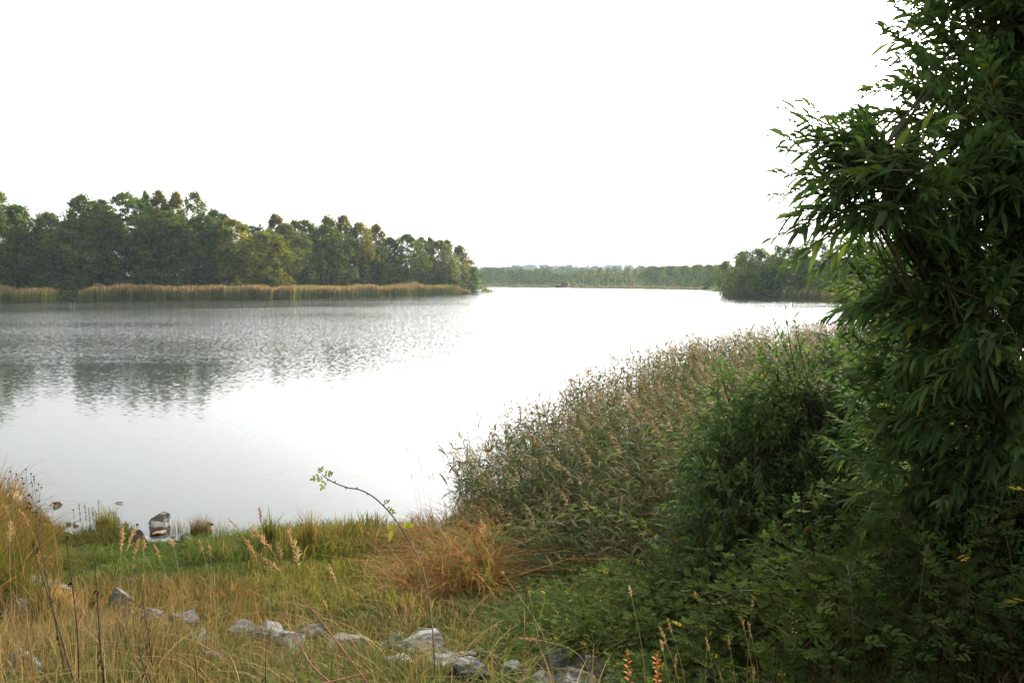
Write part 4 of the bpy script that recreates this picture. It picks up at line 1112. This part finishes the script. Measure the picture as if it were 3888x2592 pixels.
def pin_unit(m, base, dr, side, ln, wd, c, fold=0.0):
    """compound rose leaves: a terminal leaflet and three pairs"""
    n = len(base); up = nrm(np.cross(dr, side)); up = up * np.sign(up[:, 2:3] + 1e-6)
    bs, ds, ss, ll, cc = [], [], [], [], []
    for t, sg in ((0.34, -1), (0.34, 1), (0.64, -1), (0.64, 1), (0.76, 0)):
        b = base + dr * (ln * t)[:, None] + np.array([0, 0, -0.10]) * (ln * t * t)[:, None]
        d = nrm(dr * (0.55 if sg else 1.0) + side * sg * 0.9 + up * 0.12)
        bs.append(b); ds.append(d); ss.append(nrm(np.cross(d, up))); ll.append(ln * (0.34 if sg else 0.38)); cc.append(c * (0.92 + 0.16 * ((int(t * 100) + sg) % 3) / 2))
    b = np.concatenate(bs); d = np.concatenate(ds); s_ = np.concatenate(ss); l = np.concatenate(ll); c_ = np.concatenate(cc)
    t = np.array([0, 0.5, 1.0])
    sp = b[:, None] + d[:, None] * (l[:, None] * t)[..., None]
    ribbons(m, sp, s_, l[:, None] * np.array([0.10, 0.32, 0.05])[None], np.repeat(c_[:, None], 3, 1))


for k, (pb, pm, pt, nl, lab) in enumerate([
    ((3060, 1480, 5.6), (2985, 1330, 5.5), (2935, 1222, 5.45), 18, 'leafy young willow shoot leaning left in front of the water'),
    ((3075, 1480, 5.6), (3030, 1290, 5.5), (3010, 1163, 5.5), 7, 'tall thin shoot with a curled tip leaf standing before the water'),
    ((3020, 1420, 5.7), (2995, 1280, 5.6), (2982, 1160, 5.6), 6, 'thinnest shoot with few small leaves left of the curled-tip shoot')]):
    pts = [P(*pb), P(*pm), P(*pt)]
    leafy_shoot('willow_shoot', lab, 'shoot', pts, nl, (0.05, 0.085) if k else (0.06, 0.09), 0.26, 0.004, 300 + k, tmin=0.45, opn=1.0, group='young shoots above the willow bush')


# ------------------------------------------------------------------ rose and bramble thickets
def thicket(name, label, n, base_box, hfun, seed, cols, leafL=(0.045, 0.07), yellow=0.012, L=(0.6, 1.1), outdir=(-0.6, -0.4), nobj=300, mat=None, filt=None, nl=38):
    rng = np.random.default_rng(seed)
    x = rng.uniform(base_box[0], base_box[1], n); y = rng.uniform(base_box[2], base_box[3], n)
    if filt is not None:
        k = filt(x, y); x, y = x[k], y[k]
    n = len(x); z = ground_z(x, y); H = hfun(x, y) * rng.uniform(0.45, 1.05, n)
    loc = np.array([x.mean(), y.mean(), z.mean()]); root = empty(name, label, 'shrub', loc)
    az = np.arctan2(outdir[1], outdir[0]) + rng.normal(0, 1.3, n); LL = rng.uniform(*L, n) * 0.6
    K = 9; t = np.linspace(0, 1, K)
    up = np.sin(t * 2.25) / 1.0
    sp = np.stack([x[:, None] + np.cos(az)[:, None] * LL[:, None] * t ** 1.4, y[:, None] + np.sin(az)[:, None] * LL[:, None] * t ** 1.4, z[:, None] + H[:, None] * up[None]], -1)
    m = M(); tubes(m, sp - loc, np.linspace(0.003, 0.0012, K)[None] * np.ones((n, 1)), np.array([0.055, 0.032, 0.02]), 4); m.build('canes', MAT_STEM, root)['kind'] = 'stuff'
    tl = np.tile(np.linspace(0.06, 1.0, nl), (n, 1)) + rng.normal(0, 0.01, (n, nl)); tl = np.clip(tl, 0, 1)
    f = tl * (K - 1); i = np.minimum(f.astype(int), K - 2); fr = (f - i)[..., None]; ar = np.arange(n)[:, None]
    b = sp[ar, i] * (1 - fr) + sp[ar, i + 1] * fr; T = nrm(sp[ar, i + 1] - sp[ar, i])
    A = nrm(np.cross(T, np.array([0.05, 0.1, 1.0]))); sg = np.where((np.arange(nl) % 2)[None] == 0, 1, -1)[..., None] * np.ones((n, 1, 1))
    ld = nrm(T * 0.6 + A * sg * rng.uniform(0.5, 1.2, (n, nl, 1)) + np.array([0, 0, 0.35]) + rng.normal(0, 0.3, (n, nl, 3)))
    b = b + rng.normal(0, 0.03, b.shape)
    sd = nrm(np.cross(ld, np.array([0, 0, 1.0]) + rng.normal(0, 0.25, (n, nl, 3))))
    ln = rng.uniform(*leafL, (n, nl)); kc = np.clip(rng.normal(0.4, 0.2, (n, 1)) + rng.normal(0, 0.2, (n, nl)), 0, 1)[..., None]
    c = cols[0] * (1 - kc) + cols[1] * kc; yl = rng.random((n, nl, 1)) < yellow; c = np.where(yl, np.array([0.35, 0.25, 0.04]), c) * rng.uniform(0.75, 1.25, (n, nl, 1))
    fl = lambda q: q.reshape(-1, q.shape[-1])
    var = []
    for cc in (cols[0], cols[1], (cols[0] + cols[1]) / 2):
        mv = M(); pin_unit(mv, np.zeros((1, 3)), np.array([[1.0, 0, 0]]), np.array([[0, 1.0, 0]]), np.array([1.0]), np.array([1.0]), np.array([cc])); var.append(mv.mesh('leaf', MAT_ROSE))
    split_leaves(root, fl(b), fl(ld), fl(sd), ln.ravel(), ln.ravel(), fl(c), MAT_ROSE, loc, var, nobj, seed=seed, unit=pin_unit)
    return root


RG1, RG2 = np.array([0.034, 0.055, 0.016]), np.array([0.074, 0.100, 0.028])
thicket('rose_bush', 'low spreading rose bush with small light green leaves behind the rocks', 210, (0.15, 2.0, 4.75, 7.4), lambda x, y: np.interp(x / y, [0.02, 0.1, 0.2, 0.3], [0.16, 0.36, 0.46, 0.5]), 201, (RG1 * 1.1, RG2 * 1.1), yellow=0.02,
        filt=lambda x, y: (x / y > 0.03 + 0.02 * np.sin(y * 5)) & (x / y < 0.31), nl=44)
thicket('rose_bush', 'dark rose bush in the bottom right corner under the towering willow', 330, (0.95, 4.2, 3.3, 5.4), lambda x, y: np.interp(x / y, [0.2, 0.3, 0.45, 0.6], [0.25, 0.55, 0.85, 1.0]), 202, (RG1 * 0.85, RG2 * 0.8), yellow=0.006, L=(0.7, 1.2),
        filt=lambda x, y: (x / y > 0.25) & ((y > 3.9) | (x / y > 0.3)), leafL=(0.06, 0.095))
thicket('bramble_bush', 'very low leafy bramble along the bottom edge right of the rocks', 90, (0.5, 1.35, 3.5, 4.6), lambda x, y: 0.14 + 0 * x, 203, (RG1, RG2), yellow=0.03, L=(0.4, 0.7), leafL=(0.05, 0.075), filt=lambda x, y: (x / y > 0.16) & (x / y < 0.32), nobj=150)

# arching branches that stand out
ROSE = (RG2 * 1.1, np.array([0.16, 0.22, 0.05]))
leafy_shoot('rose_branch', 'bright green rose branch arching left in front of the reeds', 'branch',
            [P(2560, 2330, 6.3), P(2545, 2180, 6.4), P(2490, 2050, 6.4), P(2380, 1970, 6.4), P(2270, 1935, 6.4), P(2160, 1950, 6.4)], 34, (0.07, 0.095), 1, 0.004, 401, ROSE, tmin=0.05, pinnate=True, mat=MAT_ROSE, stemcol=(0.09, 0.05, 0.03))
leafy_shoot('rose_branch', 'grey-green rose branch rising right through the dark bush', 'branch',
            [P(2850, 2350, 4.6), P(2880, 2150, 4.7), P(2960, 1990, 4.7), P(3080, 1880, 4.7), P(3190, 1830, 4.7)], 26, (0.06, 0.09), 1, 0.004, 402, (RG2, np.array([0.12, 0.17, 0.09])), tmin=0.1, pinnate=True, mat=MAT_ROSE, stemcol=(0.09, 0.05, 0.03))
# the long bare rose cane over the water
cane = [P(1655, 2640, 3.6), P(1648, 2480, 3.8), P(1635, 2330, 4.0), P(1610, 2180, 4.2), P(1570, 2080, 4.4), P(1500, 1970, 4.6), P(1430, 1895, 4.7), P(1370, 1860, 4.8), P(1318, 1850, 4.8), P(1270, 1832, 4.8), P(1240, 1815, 4.8), P(1222, 1800, 4.8)]
cane[0][2] = gz(cane[0][0], cane[0][1]) - 0.03
sp = spline(cane, 60); loc = sp[0].copy()
co = empty('rose_cane', 'long bare brown rose cane arching out over the water', 'branch', loc)
m = M(); rad = np.interp(np.linspace(0, 1, 60), [0, 0.3, 0.6, 0.9, 1], [0.0038, 0.004, 0.0040, 0.0032, 0.0022]); tubes(m, (sp - loc)[None], rad[None], np.array([0.075, 0.048, 0.03]), 7); m.build('cane', MAT_STEM, co)
for k, i in enumerate((14, 20, 25, 30, 35, 39, 43, 48, 52)):
    m = M(); b = sp[i]; d = nrm(np.array([0.4 if k % 2 else -0.3, 0.1, 1.0 if k % 2 else -0.8])); m.add(np.array([b, b + nrm(sp[i + 1] - sp[i]) * 0.012, b + d * 0.018]) - loc, [(0, 1, 2, 2)], (0.2, 0.08, 0.05)); m.build('thorn', MAT_STEM, co)
LY = np.array([0.15, 0.19, 0.04])
for k, (u, v, du, dv, L_) in enumerate([(1222, 1800, 1, -0.25, 0.075), (1222, 1800, -0.3, -1, 0.05), (1224, 1803, -1, 0.35, 0.075), (1240, 1815, -0.5, 0.9, 0.08), (1240, 1812, 1, -0.9, 0.06), (1450, 1912, 1, -0.45, 0.05), (1462, 1925, 0.9, 0.2, 0.05), (1470, 1935, 1, 0.35, 0.05), (1232, 1808, -0.8, 0.5, 0.05), (1215, 1795, 0.3, -0.7, 0.045)]):
    b = P(u, v, 4.8 if u < 1300 else 4.65) - loc; d = nrm(np.array([du, R.normal(0, 0.3), -dv])); m = M()
    pin_unit(m, b[None], d[None], nrm(np.cross(d, np.array([0, -0.8, 0.6])))[None], np.array([L_ * 0.95]), np.array([L_]), LY[None]); m.build('leaf', MAT_ROSE, co)
# yellow leaves on the cane, lower down
for u, v, Y_ in ((1500, 2000, 4.55), (1490, 2010, 4.5), (1560, 1985, 4.5), (1570, 2000, 4.5)):
    b = P(u, v, Y_) - loc; d = nrm(np.array([R.normal(0, 1), R.normal(0, .3), R.normal(0, 0.6)])); m = M()
    leaf_unit(m, b[None], d[None], nrm(np.cross(d, np.array([0, -0.9, 0.4])))[None], np.array([0.05]), np.array([0.026]), np.array([[0.25, 0.26, 0.03]]), fold=0.1); m.build('leaf', MAT_ROSE, co)
for k, (pts_, lab) in enumerate([([(1290, 2620, 3.4), (1180, 2520, 3.6), (1120, 2400, 3.9), (1060, 2260, 4.1)], 'thin dark red twig rising left behind the pale rocks'),
                                ([(1400, 2600, 3.5), (1290, 2450, 3.7), (1170, 2300, 4.0), (1090, 2255, 4.2)], 'thin reddish twig curving left above the square shouldered rock'),
                                ([(1200, 2600, 3.25), (1290, 2580, 3.2), (1370, 2560, 3.15), (1410, 2552, 3.1)], 'short orange-brown cane lying along the bottom edge')]):
    sp = spline([P(*q) for q in pts_], 20); loc = sp[0].copy(); m = M(); tubes(m, (sp - loc)[None], np.linspace(0.0045, 0.002, 20)[None], np.array([0.16, 0.06, 0.045] if k < 2 else [0.25, 0.11, 0.05]), 5)
    o = m.build('twig', MAT_STEM); o.location = loc; tag(o, lab, 'twig', 'red twigs among the rocks')


# ------------------------------------------------------------------ single grass stems with seed heads
def seed_stem(ub, Y, ut, vt, label, head=0.10, fat=0.011, col=(0.42, 0.30, 0.18), bow=0.12, nod=0.0, stalk=(0.30, 0.22, 0.10), name='grass_stem', group='grass stems with seed heads', rad=0.0016, seed=None):
    tip = P(ut, vt, Y * 0.995); bx_ = (ub - CX) / F * Y; base = np.array([bx_, Y, gz(bx_, Y) - 0.03])
    rng = np.random.default_rng(seed or int(ut * 3 + vt))
    dx = tip - base; mid_ = base + dx * 0.55 + np.array([-dx[0] * bow * 2, 0, abs(dx[0]) * 0.25])
    pts = [base, base + dx * 0.25 + np.array([-dx[0] * 0.15, 0, 0]), mid_, tip]
    sp = spline(pts, 26)
    if nod:
        k = np.clip((np.linspace(0, 1, 26) - 0.72) / 0.28, 0, 1) ** 2; sp[:, 2] -= k * abs(nod) * 0.6; sp[:, 0] += k * nod
        sp += (tip - sp[-1]) * (np.linspace(0, 1, 26) ** 2)[:, None]
    loc = base.copy(); root = empty(name, label, 'grass stem', loc, group)
    m = M(); tubes(m, (sp - loc)[None], np.linspace(rad, rad * 0.6, 26)[None], np.array(stalk), 4); m.build('stalk', MAT_STEM, root)
    seg = np.concatenate([[0], np.cumsum(np.linalg.norm(np.diff(sp, axis=0), axis=1))]); n = int(70 * max(1, head / 0.1))
    s = seg[-1] - head * rng.random(n); b = np.stack([np.interp(s, seg, sp[:, j]) for j in range(3)], 1)
    T = nrm(np.stack([np.interp(s - 0.01, seg, sp[:, j]) for j in range(3)], 1) - b) * -1
    f = np.sin(np.clip((seg[-1] - s) / head, 0.06, 0.97) * math.pi) ** 0.6
    d = nrm(T * 1.3 + rng.normal(0, 0.7, (n, 3))); L_ = fat * 2.0 * f * rng.uniform(0.6, 1.2, n)
    s3 = np.array([0, 0.55, 1.0]); ps = b[:, None] + d[:, None] * (L_[:, None] * s3)[..., None]
    m = M(); ribbons(m, ps - loc, nrm(rng.normal(size=(n, 3))), np.array([0.0012, 0.0026, 0.0005])[None] * rng.uniform(0.7, 1.3, (n, 1)) * (fat / 0.011) ** 0.5, np.repeat((np.array(col) * rng.uniform(0.65, 1.25, (n, 1)))[:, None], 3, 1))
    m.build('seed_head', MAT_GRASS, root)
    return root


TAN = (0.36, 0.23, 0.13); PALE = (0.45, 0.33, 0.21); RUS = (0.22, 0.10, 0.05)
for ub, Y, ut, vt, hd, ft, c, nod, lab in [
    (20, 6.5, 60, 1825, 0.16, 0.025, PALE, 0.04, 'pale feathery plume arching over the rusty left bank'),
    (-10, 6.8, 85, 1848, 0.14, 0.022, PALE, 0.05, 'second pale plume just below the feathery one on the left bank'),
    (60, 5.8, 12, 1910, 0.10, 0.016, TAN, -0.05, 'tan plume pointing left at the left edge of the photo'),
    (135, 5.6, 72, 1934, 0.14, 0.014, TAN, -0.08, 'tan plume bowing left over green blades on the left bank'),
    (0, 4.8, 40, 1976, 0.13, 0.014, PALE, 0.02, 'pale upright plume near the left edge above the big rock'),
    (192, 5.0, 193, 1880, 0.06, 0.004, PALE, 0, 'very thin pale stem against the brown stones in the water'),
    (420, 5.2, 467, 2000, 0.17, 0.015, PALE, 0.02, 'bright feathery plume in front of the flat pale stone, leftmost of four'),
    (410, 5.4, 514, 2003, 0.17, 0.015, PALE, 0.04, 'bright plume leaning right, second of the four by the flat pale stone'),
    (440, 5.1, 530, 2040, 0.16, 0.013, TAN, 0.03, 'tan plume leaning right, third of the four by the flat pale stone'),
    (520, 5.3, 545, 2030, 0.14, 0.012, TAN, 0.01, 'faint tan plume, rightmost of the four by the flat pale stone'),
    (672, 4.6, 652, 2046, 0.05, 0.012, PALE, -0.02, 'lone stem topped by a curled cream seed head over the bright turf'),
    (640, 5.0, 586, 2066, 0.10, 0.010, TAN, -0.02, 'tan seed spike leaning left over the bright turf'),
    (800, 5.0, 754, 2045, 0.10, 0.010, TAN, -0.02, 'tan seed spike leaning left below the sedge tuft'),
    (795, 5.2, 793, 2060, 0.08, 0.009, TAN, 0, 'short upright tan spike right of the spike below the sedge tuft'),
    (960, 5.6, 868, 1968, 0.13, 0.010, TAN, -0.1, 'seed head arching left in front of the water right of the sedge'),
    (1010, 5.6, 985, 1928, 0.10, 0.014, RUS, 0.0, 'reddish drooping seed head standing alone against the water'),
    (1060, 5.0, 955, 2010, 0.18, 0.020, TAN, -0.12, 'thick tan plume arching left above the yellow-green grass'),
    (1010, 5.0, 928, 2045, 0.14, 0.015, TAN, -0.06, 'tan plume hanging left under the thick arching plume'),
    (1120, 5.0, 1100, 2005, 0.10, 0.016, PALE, 0, 'upright cream plume between the two big tan plumes'),
    (1140, 4.8, 1120, 2050, 0.17, 0.020, PALE, 0, 'broad cream plume in the yellow-green grass, largest of the group'),
    (1075, 4.9, 1055, 2060, 0.12, 0.014, TAN, -0.02, 'tan plume left of the broad cream plume'),
    (1110, 4.7, 1000, 2118, 0.15, 0.016, TAN, -0.1, 'low tan plume bending far left over the dry grass'),
    (1300, 4.2, 1248, 2138, 0.12, 0.009, PALE, -0.03, 'slim pale spike leaning left in front of the yellow-green grass'),
    (2140, 3.4, 1908, 2172, 0.012, 0.005, PALE, 0, 'long straight pale stem leaning left over the rose bush'),
    (2080, 3.5, 2008, 2240, 0.02, 0.004, PALE, 0, 'faint thin stem beside the long straight pale stem'),
    (2480, 3.3, 2389, 2222, 0.055, 0.006, PALE, 0, 'straight pale stem with a narrow spike rising over the rose bush'),
    (2290, 3.2, 1968, 2420, 0.09, 0.008, TAN, -0.10, 'strongly arched tan seed head above the smooth pale block'),
    (2700, 3.6, 2636, 2243, 0.05, 0.007, TAN, -0.05, 'small tan head bent left in front of the dark bush'),
    (2620, 3.3, 2505, 2378, 0.08, 0.007, TAN, 0, 'tan spike leaning left near the orange sprigs, lower of the pair'),
    (2640, 3.3, 2534, 2348, 0.07, 0.007, TAN, 0, 'tan spike leaning left near the orange sprigs, upper of the pair'),
    (2580, 3.3, 2508, 2430, 0.05, 0.007, PALE, 0, 'short pale spike just above the orange sprigs'),
    (2575, 3.2, 2568, 2482, 0.07, 0.006, TAN, 0, 'short upright spike right of the orange sprigs'),
    (2760, 3.3, 2680, 2418, 0.06, 0.006, TAN, 0, 'tan spike leaning left over low brambles'),
    (2830, 3.4, 2764, 2410, 0.07, 0.006, TAN, 0, 'tan spike leaning left, middle of the right-hand stems'),
    (2900, 3.4, 2812, 2330, 0.07, 0.007, TAN, 0, 'tan spike before the dark bush, taller left one'),
    (2920, 3.5, 2840, 2360, 0.07, 0.006, PALE, 0, 'pale spike before the dark bush, just right of the taller one'),
    (2862, 3.6, 2858, 2275, 0.08, 0.006, TAN, 0, 'upright tan spike, highest of the right-hand stems'),
    (2800, 3.2, 2730, 2538, 0.06, 0.005, TAN, 0, 'low leaning spike near the bottom edge'),
    (2890, 3.2, 2864, 2530, 0.06, 0.006, PALE, 0, 'pale low spike, last one towards the bottom right'),
]:
    seed_stem(ub, Y, ut, vt, lab, hd, ft, c, nod=nod)
# dark dead stalks, left
for ub, Y, ut, vt, lab in [(215, 3.9, 135, 1990, 'dark dead stalk, tallest at the left with a few shrivelled leaves'), (262, 3.8, 120, 2060, 'dark dead stalk crossing the tallest one'), (238, 3.7, 250, 2035, 'straight dark stalk right of the crossing pair'),
                           (352, 3.6, 362, 2165, 'dark stalk with a knob on top in front of the dry grass'), (375, 3.5, 372, 2400, 'short dark stalk low in the green grass'), (545, 4.2, 535, 2232, 'thin dark stalk before the rust coloured grass'),
                           (560, 3.3, 525, 2455, 'thick short dark stalk near the bottom'), (990, 3.3, 1010, 2480, 'slanting black stalk left of the red twig')]:
    tip = P(ut, vt, Y); bx_ = (ub - CX) / F * Y; base = np.array([bx_, Y, gz(bx_, Y) - 0.03]); rng = np.random.default_rng(int(ut + vt))
    sp = spline([base, base * 0.5 + tip * 0.5 + np.array([rng.normal(0, 0.012), 0, 0]), tip], 18); root = empty('dead_stalk', lab, 'stalk', base, 'dark dead stalks on the left')
    m = M(); tubes(m, (sp - base)[None], np.linspace(0.0042, 0.002, 18)[None], np.array([0.055, 0.035, 0.025]), 5); m.build('stalk', MAT_STEM, root)
    for i in rng.integers(6, 18, 5):
        m = M(); d = nrm(np.array([rng.normal(), rng.normal(), -0.3])); leaf_unit(m, (sp[i] - base)[None], d[None], nrm(np.cross(d, [0, 0, 1.0]))[None], np.array([0.03]), np.array([0.012]), np.array([[0.05, 0.03, 0.02]]), droop=0.9); m.build('shrivelled_leaf', MAT_STEM, root)
# seeded herb on the left bank
for k, (ub, Y, ut, vt) in enumerate([(60, 8.6, 40, 1790), (80, 8.6, 62, 1800), (95, 8.6, 98, 1782), (105, 8.7, 118, 1798), (120, 8.5, 130, 1820), (130, 8.6, 146, 1838), (125, 8.6, 140, 1860), (70, 8.7, 84, 1815)]):
    tip = P(ut, vt, Y); bx_ = (ub - CX) / F * Y; base = np.array([bx_, Y, gz(bx_, Y)]); rng = np.random.default_rng(500 + k)
    root = empty('seeded_herb', 'thin herb with dark round seed buttons on the left bank, ' + ORD[[0, 1, 3, 4, 5, 7, 6, 2][k]], 'plant', base, 'dark seeded herbs on the left bank')
    sp = spline([base, base * 0.5 + tip * 0.5, tip], 10); m = M(); tubes(m, (sp - base)[None], np.linspace(0.003, 0.0015, 10)[None], np.array([0.09, 0.06, 0.03]), 4)
    ends = [tip]
    for j in range(4):
        b = sp[6 + j % 3]; e = b + np.array([rng.normal(0, 0.07), rng.normal(0, 0.05), rng.uniform(0.04, 0.13)]); ends.append(e); tubes(m, (curve(b, e, 4) - base)[None], np.full((1, 4), 0.0012), np.array([0.09, 0.06, 0.03]), 3)
    m.build('stem', MAT_STEM, root)
    for e in ends:
        m = M(); s_ = curve(e + np.array([0, 0, -0.008]), e + np.array([0, 0, 0.012]), 5); tubes(m, (s_ - base)[None], np.array([[0.002, 0.009, 0.011, 0.008, 0.001]]), np.array([0.05, 0.03, 0.02]), 6); m.build('seed_button', MAT_STEM, root)


# ------------------------------------------------------------------ tufts and small plants at the shore
def tuft(u, vb, Y, n, h, spread, label, green=(0.08, 0.14, 0.03), green2=(0.16, 0.22, 0.04), mixs=0.1, width=0.006, bend=0.3, name='sedge_tuft', straw=(0.34, 0.23, 0.09), rust=(0.25, 0.12, 0.05), lean=0):
    green, green2, straw, rust = [tuple(0.6 * q for q in c_) for c_ in (green, green2, straw, rust)]
    rng = np.random.default_rng(int(u + vb)); p = P(u, vb, Y); z = max(gz(p[0], Y), 0.0)
    r = spread * np.sqrt(rng.random(n)); az = rng.random(n) * 6.28; x = r * np.cos(az); y = r * np.sin(az)
    m = M(); blades(m, x, y, 1.25 * h * rng.uniform(0.45, 1.15, n) * (1 - 0.3 * r / spread), np.full(n, mixs), rng, width, bend, 5, green, green2, straw, rust, z=np.full(n, -0.02))
    o = m.build(name, MAT_GRASS); o.location = (p[0], Y, z); tag(o, label, 'tuft'); return o


tuft(405, 1985, 12.9, 240, 0.48, 0.16, 'bright yellow-green iris-like tuft standing at the water edge', (0.13, 0.2, 0.03), (0.24, 0.28, 0.05), 0.1, 0.009, 0.22)
tuft(385, 2010, 12.5, 1600, 0.27, 0.50, 'broad dark green sedge mound under the bright tuft', (0.04, 0.09, 0.02), (0.09, 0.14, 0.025), 0.12, 0.006, 0.5)
tuft(762, 2000, 12.9, 420, 0.36, 0.16, 'olive brown sedge tuft in the water edge right of the boulders', (0.06, 0.08, 0.03), (0.11, 0.12, 0.04), 0.35, 0.0035, 0.4)
tuft(680, 2005, 13.0, 70, 0.28, 0.16, 'sparse thin rush stalks between boulders and sedge tuft', (0.05, 0.07, 0.03), (0.1, 0.1, 0.04), 0.3, 0.003, 0.25)
tuft(835, 2010, 12.9, 90, 0.27, 0.2, 'sparse thin rushes right of the olive sedge tuft', (0.05, 0.08, 0.03), (0.1, 0.12, 0.04), 0.25, 0.003, 0.25)
tuft(1032, 2060, 11.6, 90, 0.60, 0.12, 'dark green sword-leaved iris tuft leaning against the water', (0.06, 0.12, 0.025), (0.11, 0.18, 0.03), 0.03, 0.012, 0.2)
tuft(1180, 2070, 11.4, 160, 0.66, 0.13, 'tall golden green grass tuft, highest along the middle shore', (0.13, 0.15, 0.03), (0.22, 0.22, 0.05), 0.4, 0.008, 0.2)
tuft(1290, 2060, 11.8, 260, 0.36, 0.26, 'rounded rusty green tuft left of the iris blades', (0.10, 0.14, 0.03), (0.16, 0.19, 0.04), 0.45, 0.007, 0.6)
tuft(1398, 2050, 12.0, 34, 0.55, 0.20, 'dark iris blades leaning left against the water', (0.04, 0.09, 0.035), (0.08, 0.13, 0.04), 0.0, 0.012, 0.35)
tuft(1440, 2050, 12.2, 22, 0.50, 0.12, 'second group of dark iris blades near the rose cane', (0.04, 0.09, 0.035), (0.08, 0.13, 0.04), 0.0, 0.012, 0.25)
tuft(870, 2140, 9.9, 1500, 0.20, 0.62, 'low dark green hummock across the bright turf', (0.05, 0.11, 0.02), (0.11, 0.2, 0.03), 0.05, 0.006, 0.7)
tuft(285, 2090, 11.0, 900, 0.18, 0.4, 'dark green hummock left on the bright turf', (0.045, 0.09, 0.02), (0.1, 0.16, 0.03), 0.08, 0.006, 0.6)
tuft(235, 2180, 7.9, 420, 0.36, 0.10, 'bright straw coloured tuft glowing among dark stalks', (0.3, 0.22, 0.1), (0.4, 0.28, 0.12), 0.95, 0.005, 0.3, straw=(0.55, 0.38, 0.18), rust=(0.5, 0.3, 0.13))
tuft(190, 2180, 8.0, 320, 0.36, 0.09, 'second straw coloured tuft left of the glowing one', (0.3, 0.22, 0.1), (0.4, 0.28, 0.12), 0.95, 0.005, 0.3, straw=(0.5, 0.33, 0.15), rust=(0.45, 0.25, 0.1))
# purple-brown loosestrife spikes around the tuft
for k, (u, vb, vt, Y) in enumerate([(322, 2000, 1915, 13.0), (336, 2000, 1925, 13.0), (350, 1998, 1925, 13.1), (372, 1990, 1896, 13.1), (430, 1990, 1942, 13.1), (448, 2000, 1960, 13.0), (300, 2000, 1912, 13.1), (362, 1985, 1935, 13.1)]):
    pb, pt = P(u + 8, vb, Y), P(u, vt, Y); pb[2] = 0.02; rng = np.random.default_rng(600 + k)
    root = empty('loosestrife', 'dried purple-brown loosestrife spike by the bright tuft, ' + ORD[[1, 2, 3, 5, 6, 7, 0, 4][k]], 'plant', pb, 'loosestrife spikes at the shore')
    sp = curve(pb, pt, 12); m = M(); tubes(m, (sp - pb)[None], np.linspace(0.003, 0.0015, 12)[None], np.array([0.10, 0.05, 0.04]), 4); m.build('stem', MAT_STEM, root)
    n = 60; t = rng.uniform(0.35, 1, n); b = pb * (1 - t)[:, None] + pt * t[:, None]; d = nrm(rng.normal(size=(n, 3)) + [0, 0, 0.4]); ps = b[:, None] + d[:, None] * (0.022 * np.array([0, 0.5, 1.0]))[None, :, None]
    m = M(); ribbons(m, ps - pb, nrm(rng.normal(size=(n, 3))), np.full((n, 3), 0.0035), np.full((n, 3, 3), (0.12, 0.055, 0.05))); m.build('seed_whorls', MAT_STEM, root)
# lone stalk with a button
pb, pt = P(286, 1990, 13.2), P(279, 1938, 13.2); pb[2] = 0.0
root = empty('button_stalk', 'lone thin stalk with a round brown button rising from the pale stone', 'plant', pb)
m = M(); tubes(m, (curve(pb, pt, 6) - pb)[None], np.full((1, 6), 0.003), np.array([0.1, 0.07, 0.05]), 4); m.build('stem', MAT_STEM, root)
m = M(); tubes(m, (curve(pt, pt + np.array([0, 0, 0.03]), 5) - pb)[None], np.array([[0.003, 0.014, 0.017, 0.013, 0.002]]), np.array([0.10, 0.06, 0.04]), 7); m.build('button', MAT_STEM, root)
# orange-leaved sprigs at the bottom
for k, (ub, ut, vt, lab) in enumerate([(2395, 2382, 2480, 'small orange-leaved sprig, left of two at the bottom edge'), (2500, 2492, 2480, 'larger orange and red-leaved sprig, right of two at the bottom edge')]):
    pb = np.array([(ub - CX) / F * 3.35, 3.35, 0]); pb[2] = gz(pb[0], 3.35)
    leafy_shoot('orange_sprig', lab, 'plant', [pb, pb * 0.5 + P(ut, vt, 3.35) * 0.5 + np.array([0.01, 0, 0]), P(ut, vt, 3.35)], 44 if k else 30, (0.022, 0.034), 0.45, 0.0022, 700 + k, (np.array([0.45, 0.11, 0.03]), np.array([0.5, 0.26, 0.05])), tmin=0.15, opn=1.3, stemcol=(0.3, 0.1, 0.05))
# bright green seedling among the roses
pb = hit(2270, 2520); leafy_shoot('green_herb', 'fresh light green herb with cut leaves beside the wedge-shaped rock', 'plant', [pb, pb + np.array([-0.02, 0, 0.12]), pb + np.array([-0.03, 0, 0.22])], 22, (0.05, 0.08), 0.35, 0.003, 720, (np.array([0.08, 0.16, 0.04]), np.array([0.12, 0.22, 0.05])), tmin=0.1, opn=1.2, stemcol=(0.1, 0.15, 0.04))
# tall thin grass stalks against the water left of the reeds
for k, (ub, ut, vt) in enumerate([(1610, 1545, 1700), (1625, 1586, 1722), (1650, 1595, 1760), (1690, 1640, 1790), (1720, 1680, 1718), (1740, 1730, 1750), (1700, 1668, 1700), (1760, 1752, 1760), (1640, 1628, 1800), (1600, 1560, 1795)]):
    seed_stem(ub, 10.5, ut, vt, 'wispy tall grass stalk against the bright water, ' + ORD[[0, 2, 3, 5, 7, 8, 6, 9, 4, 1][k]], 0.12, 0.007, (0.3, 0.2, 0.12), group='wispy grass stalks before the water', rad=0.0022)
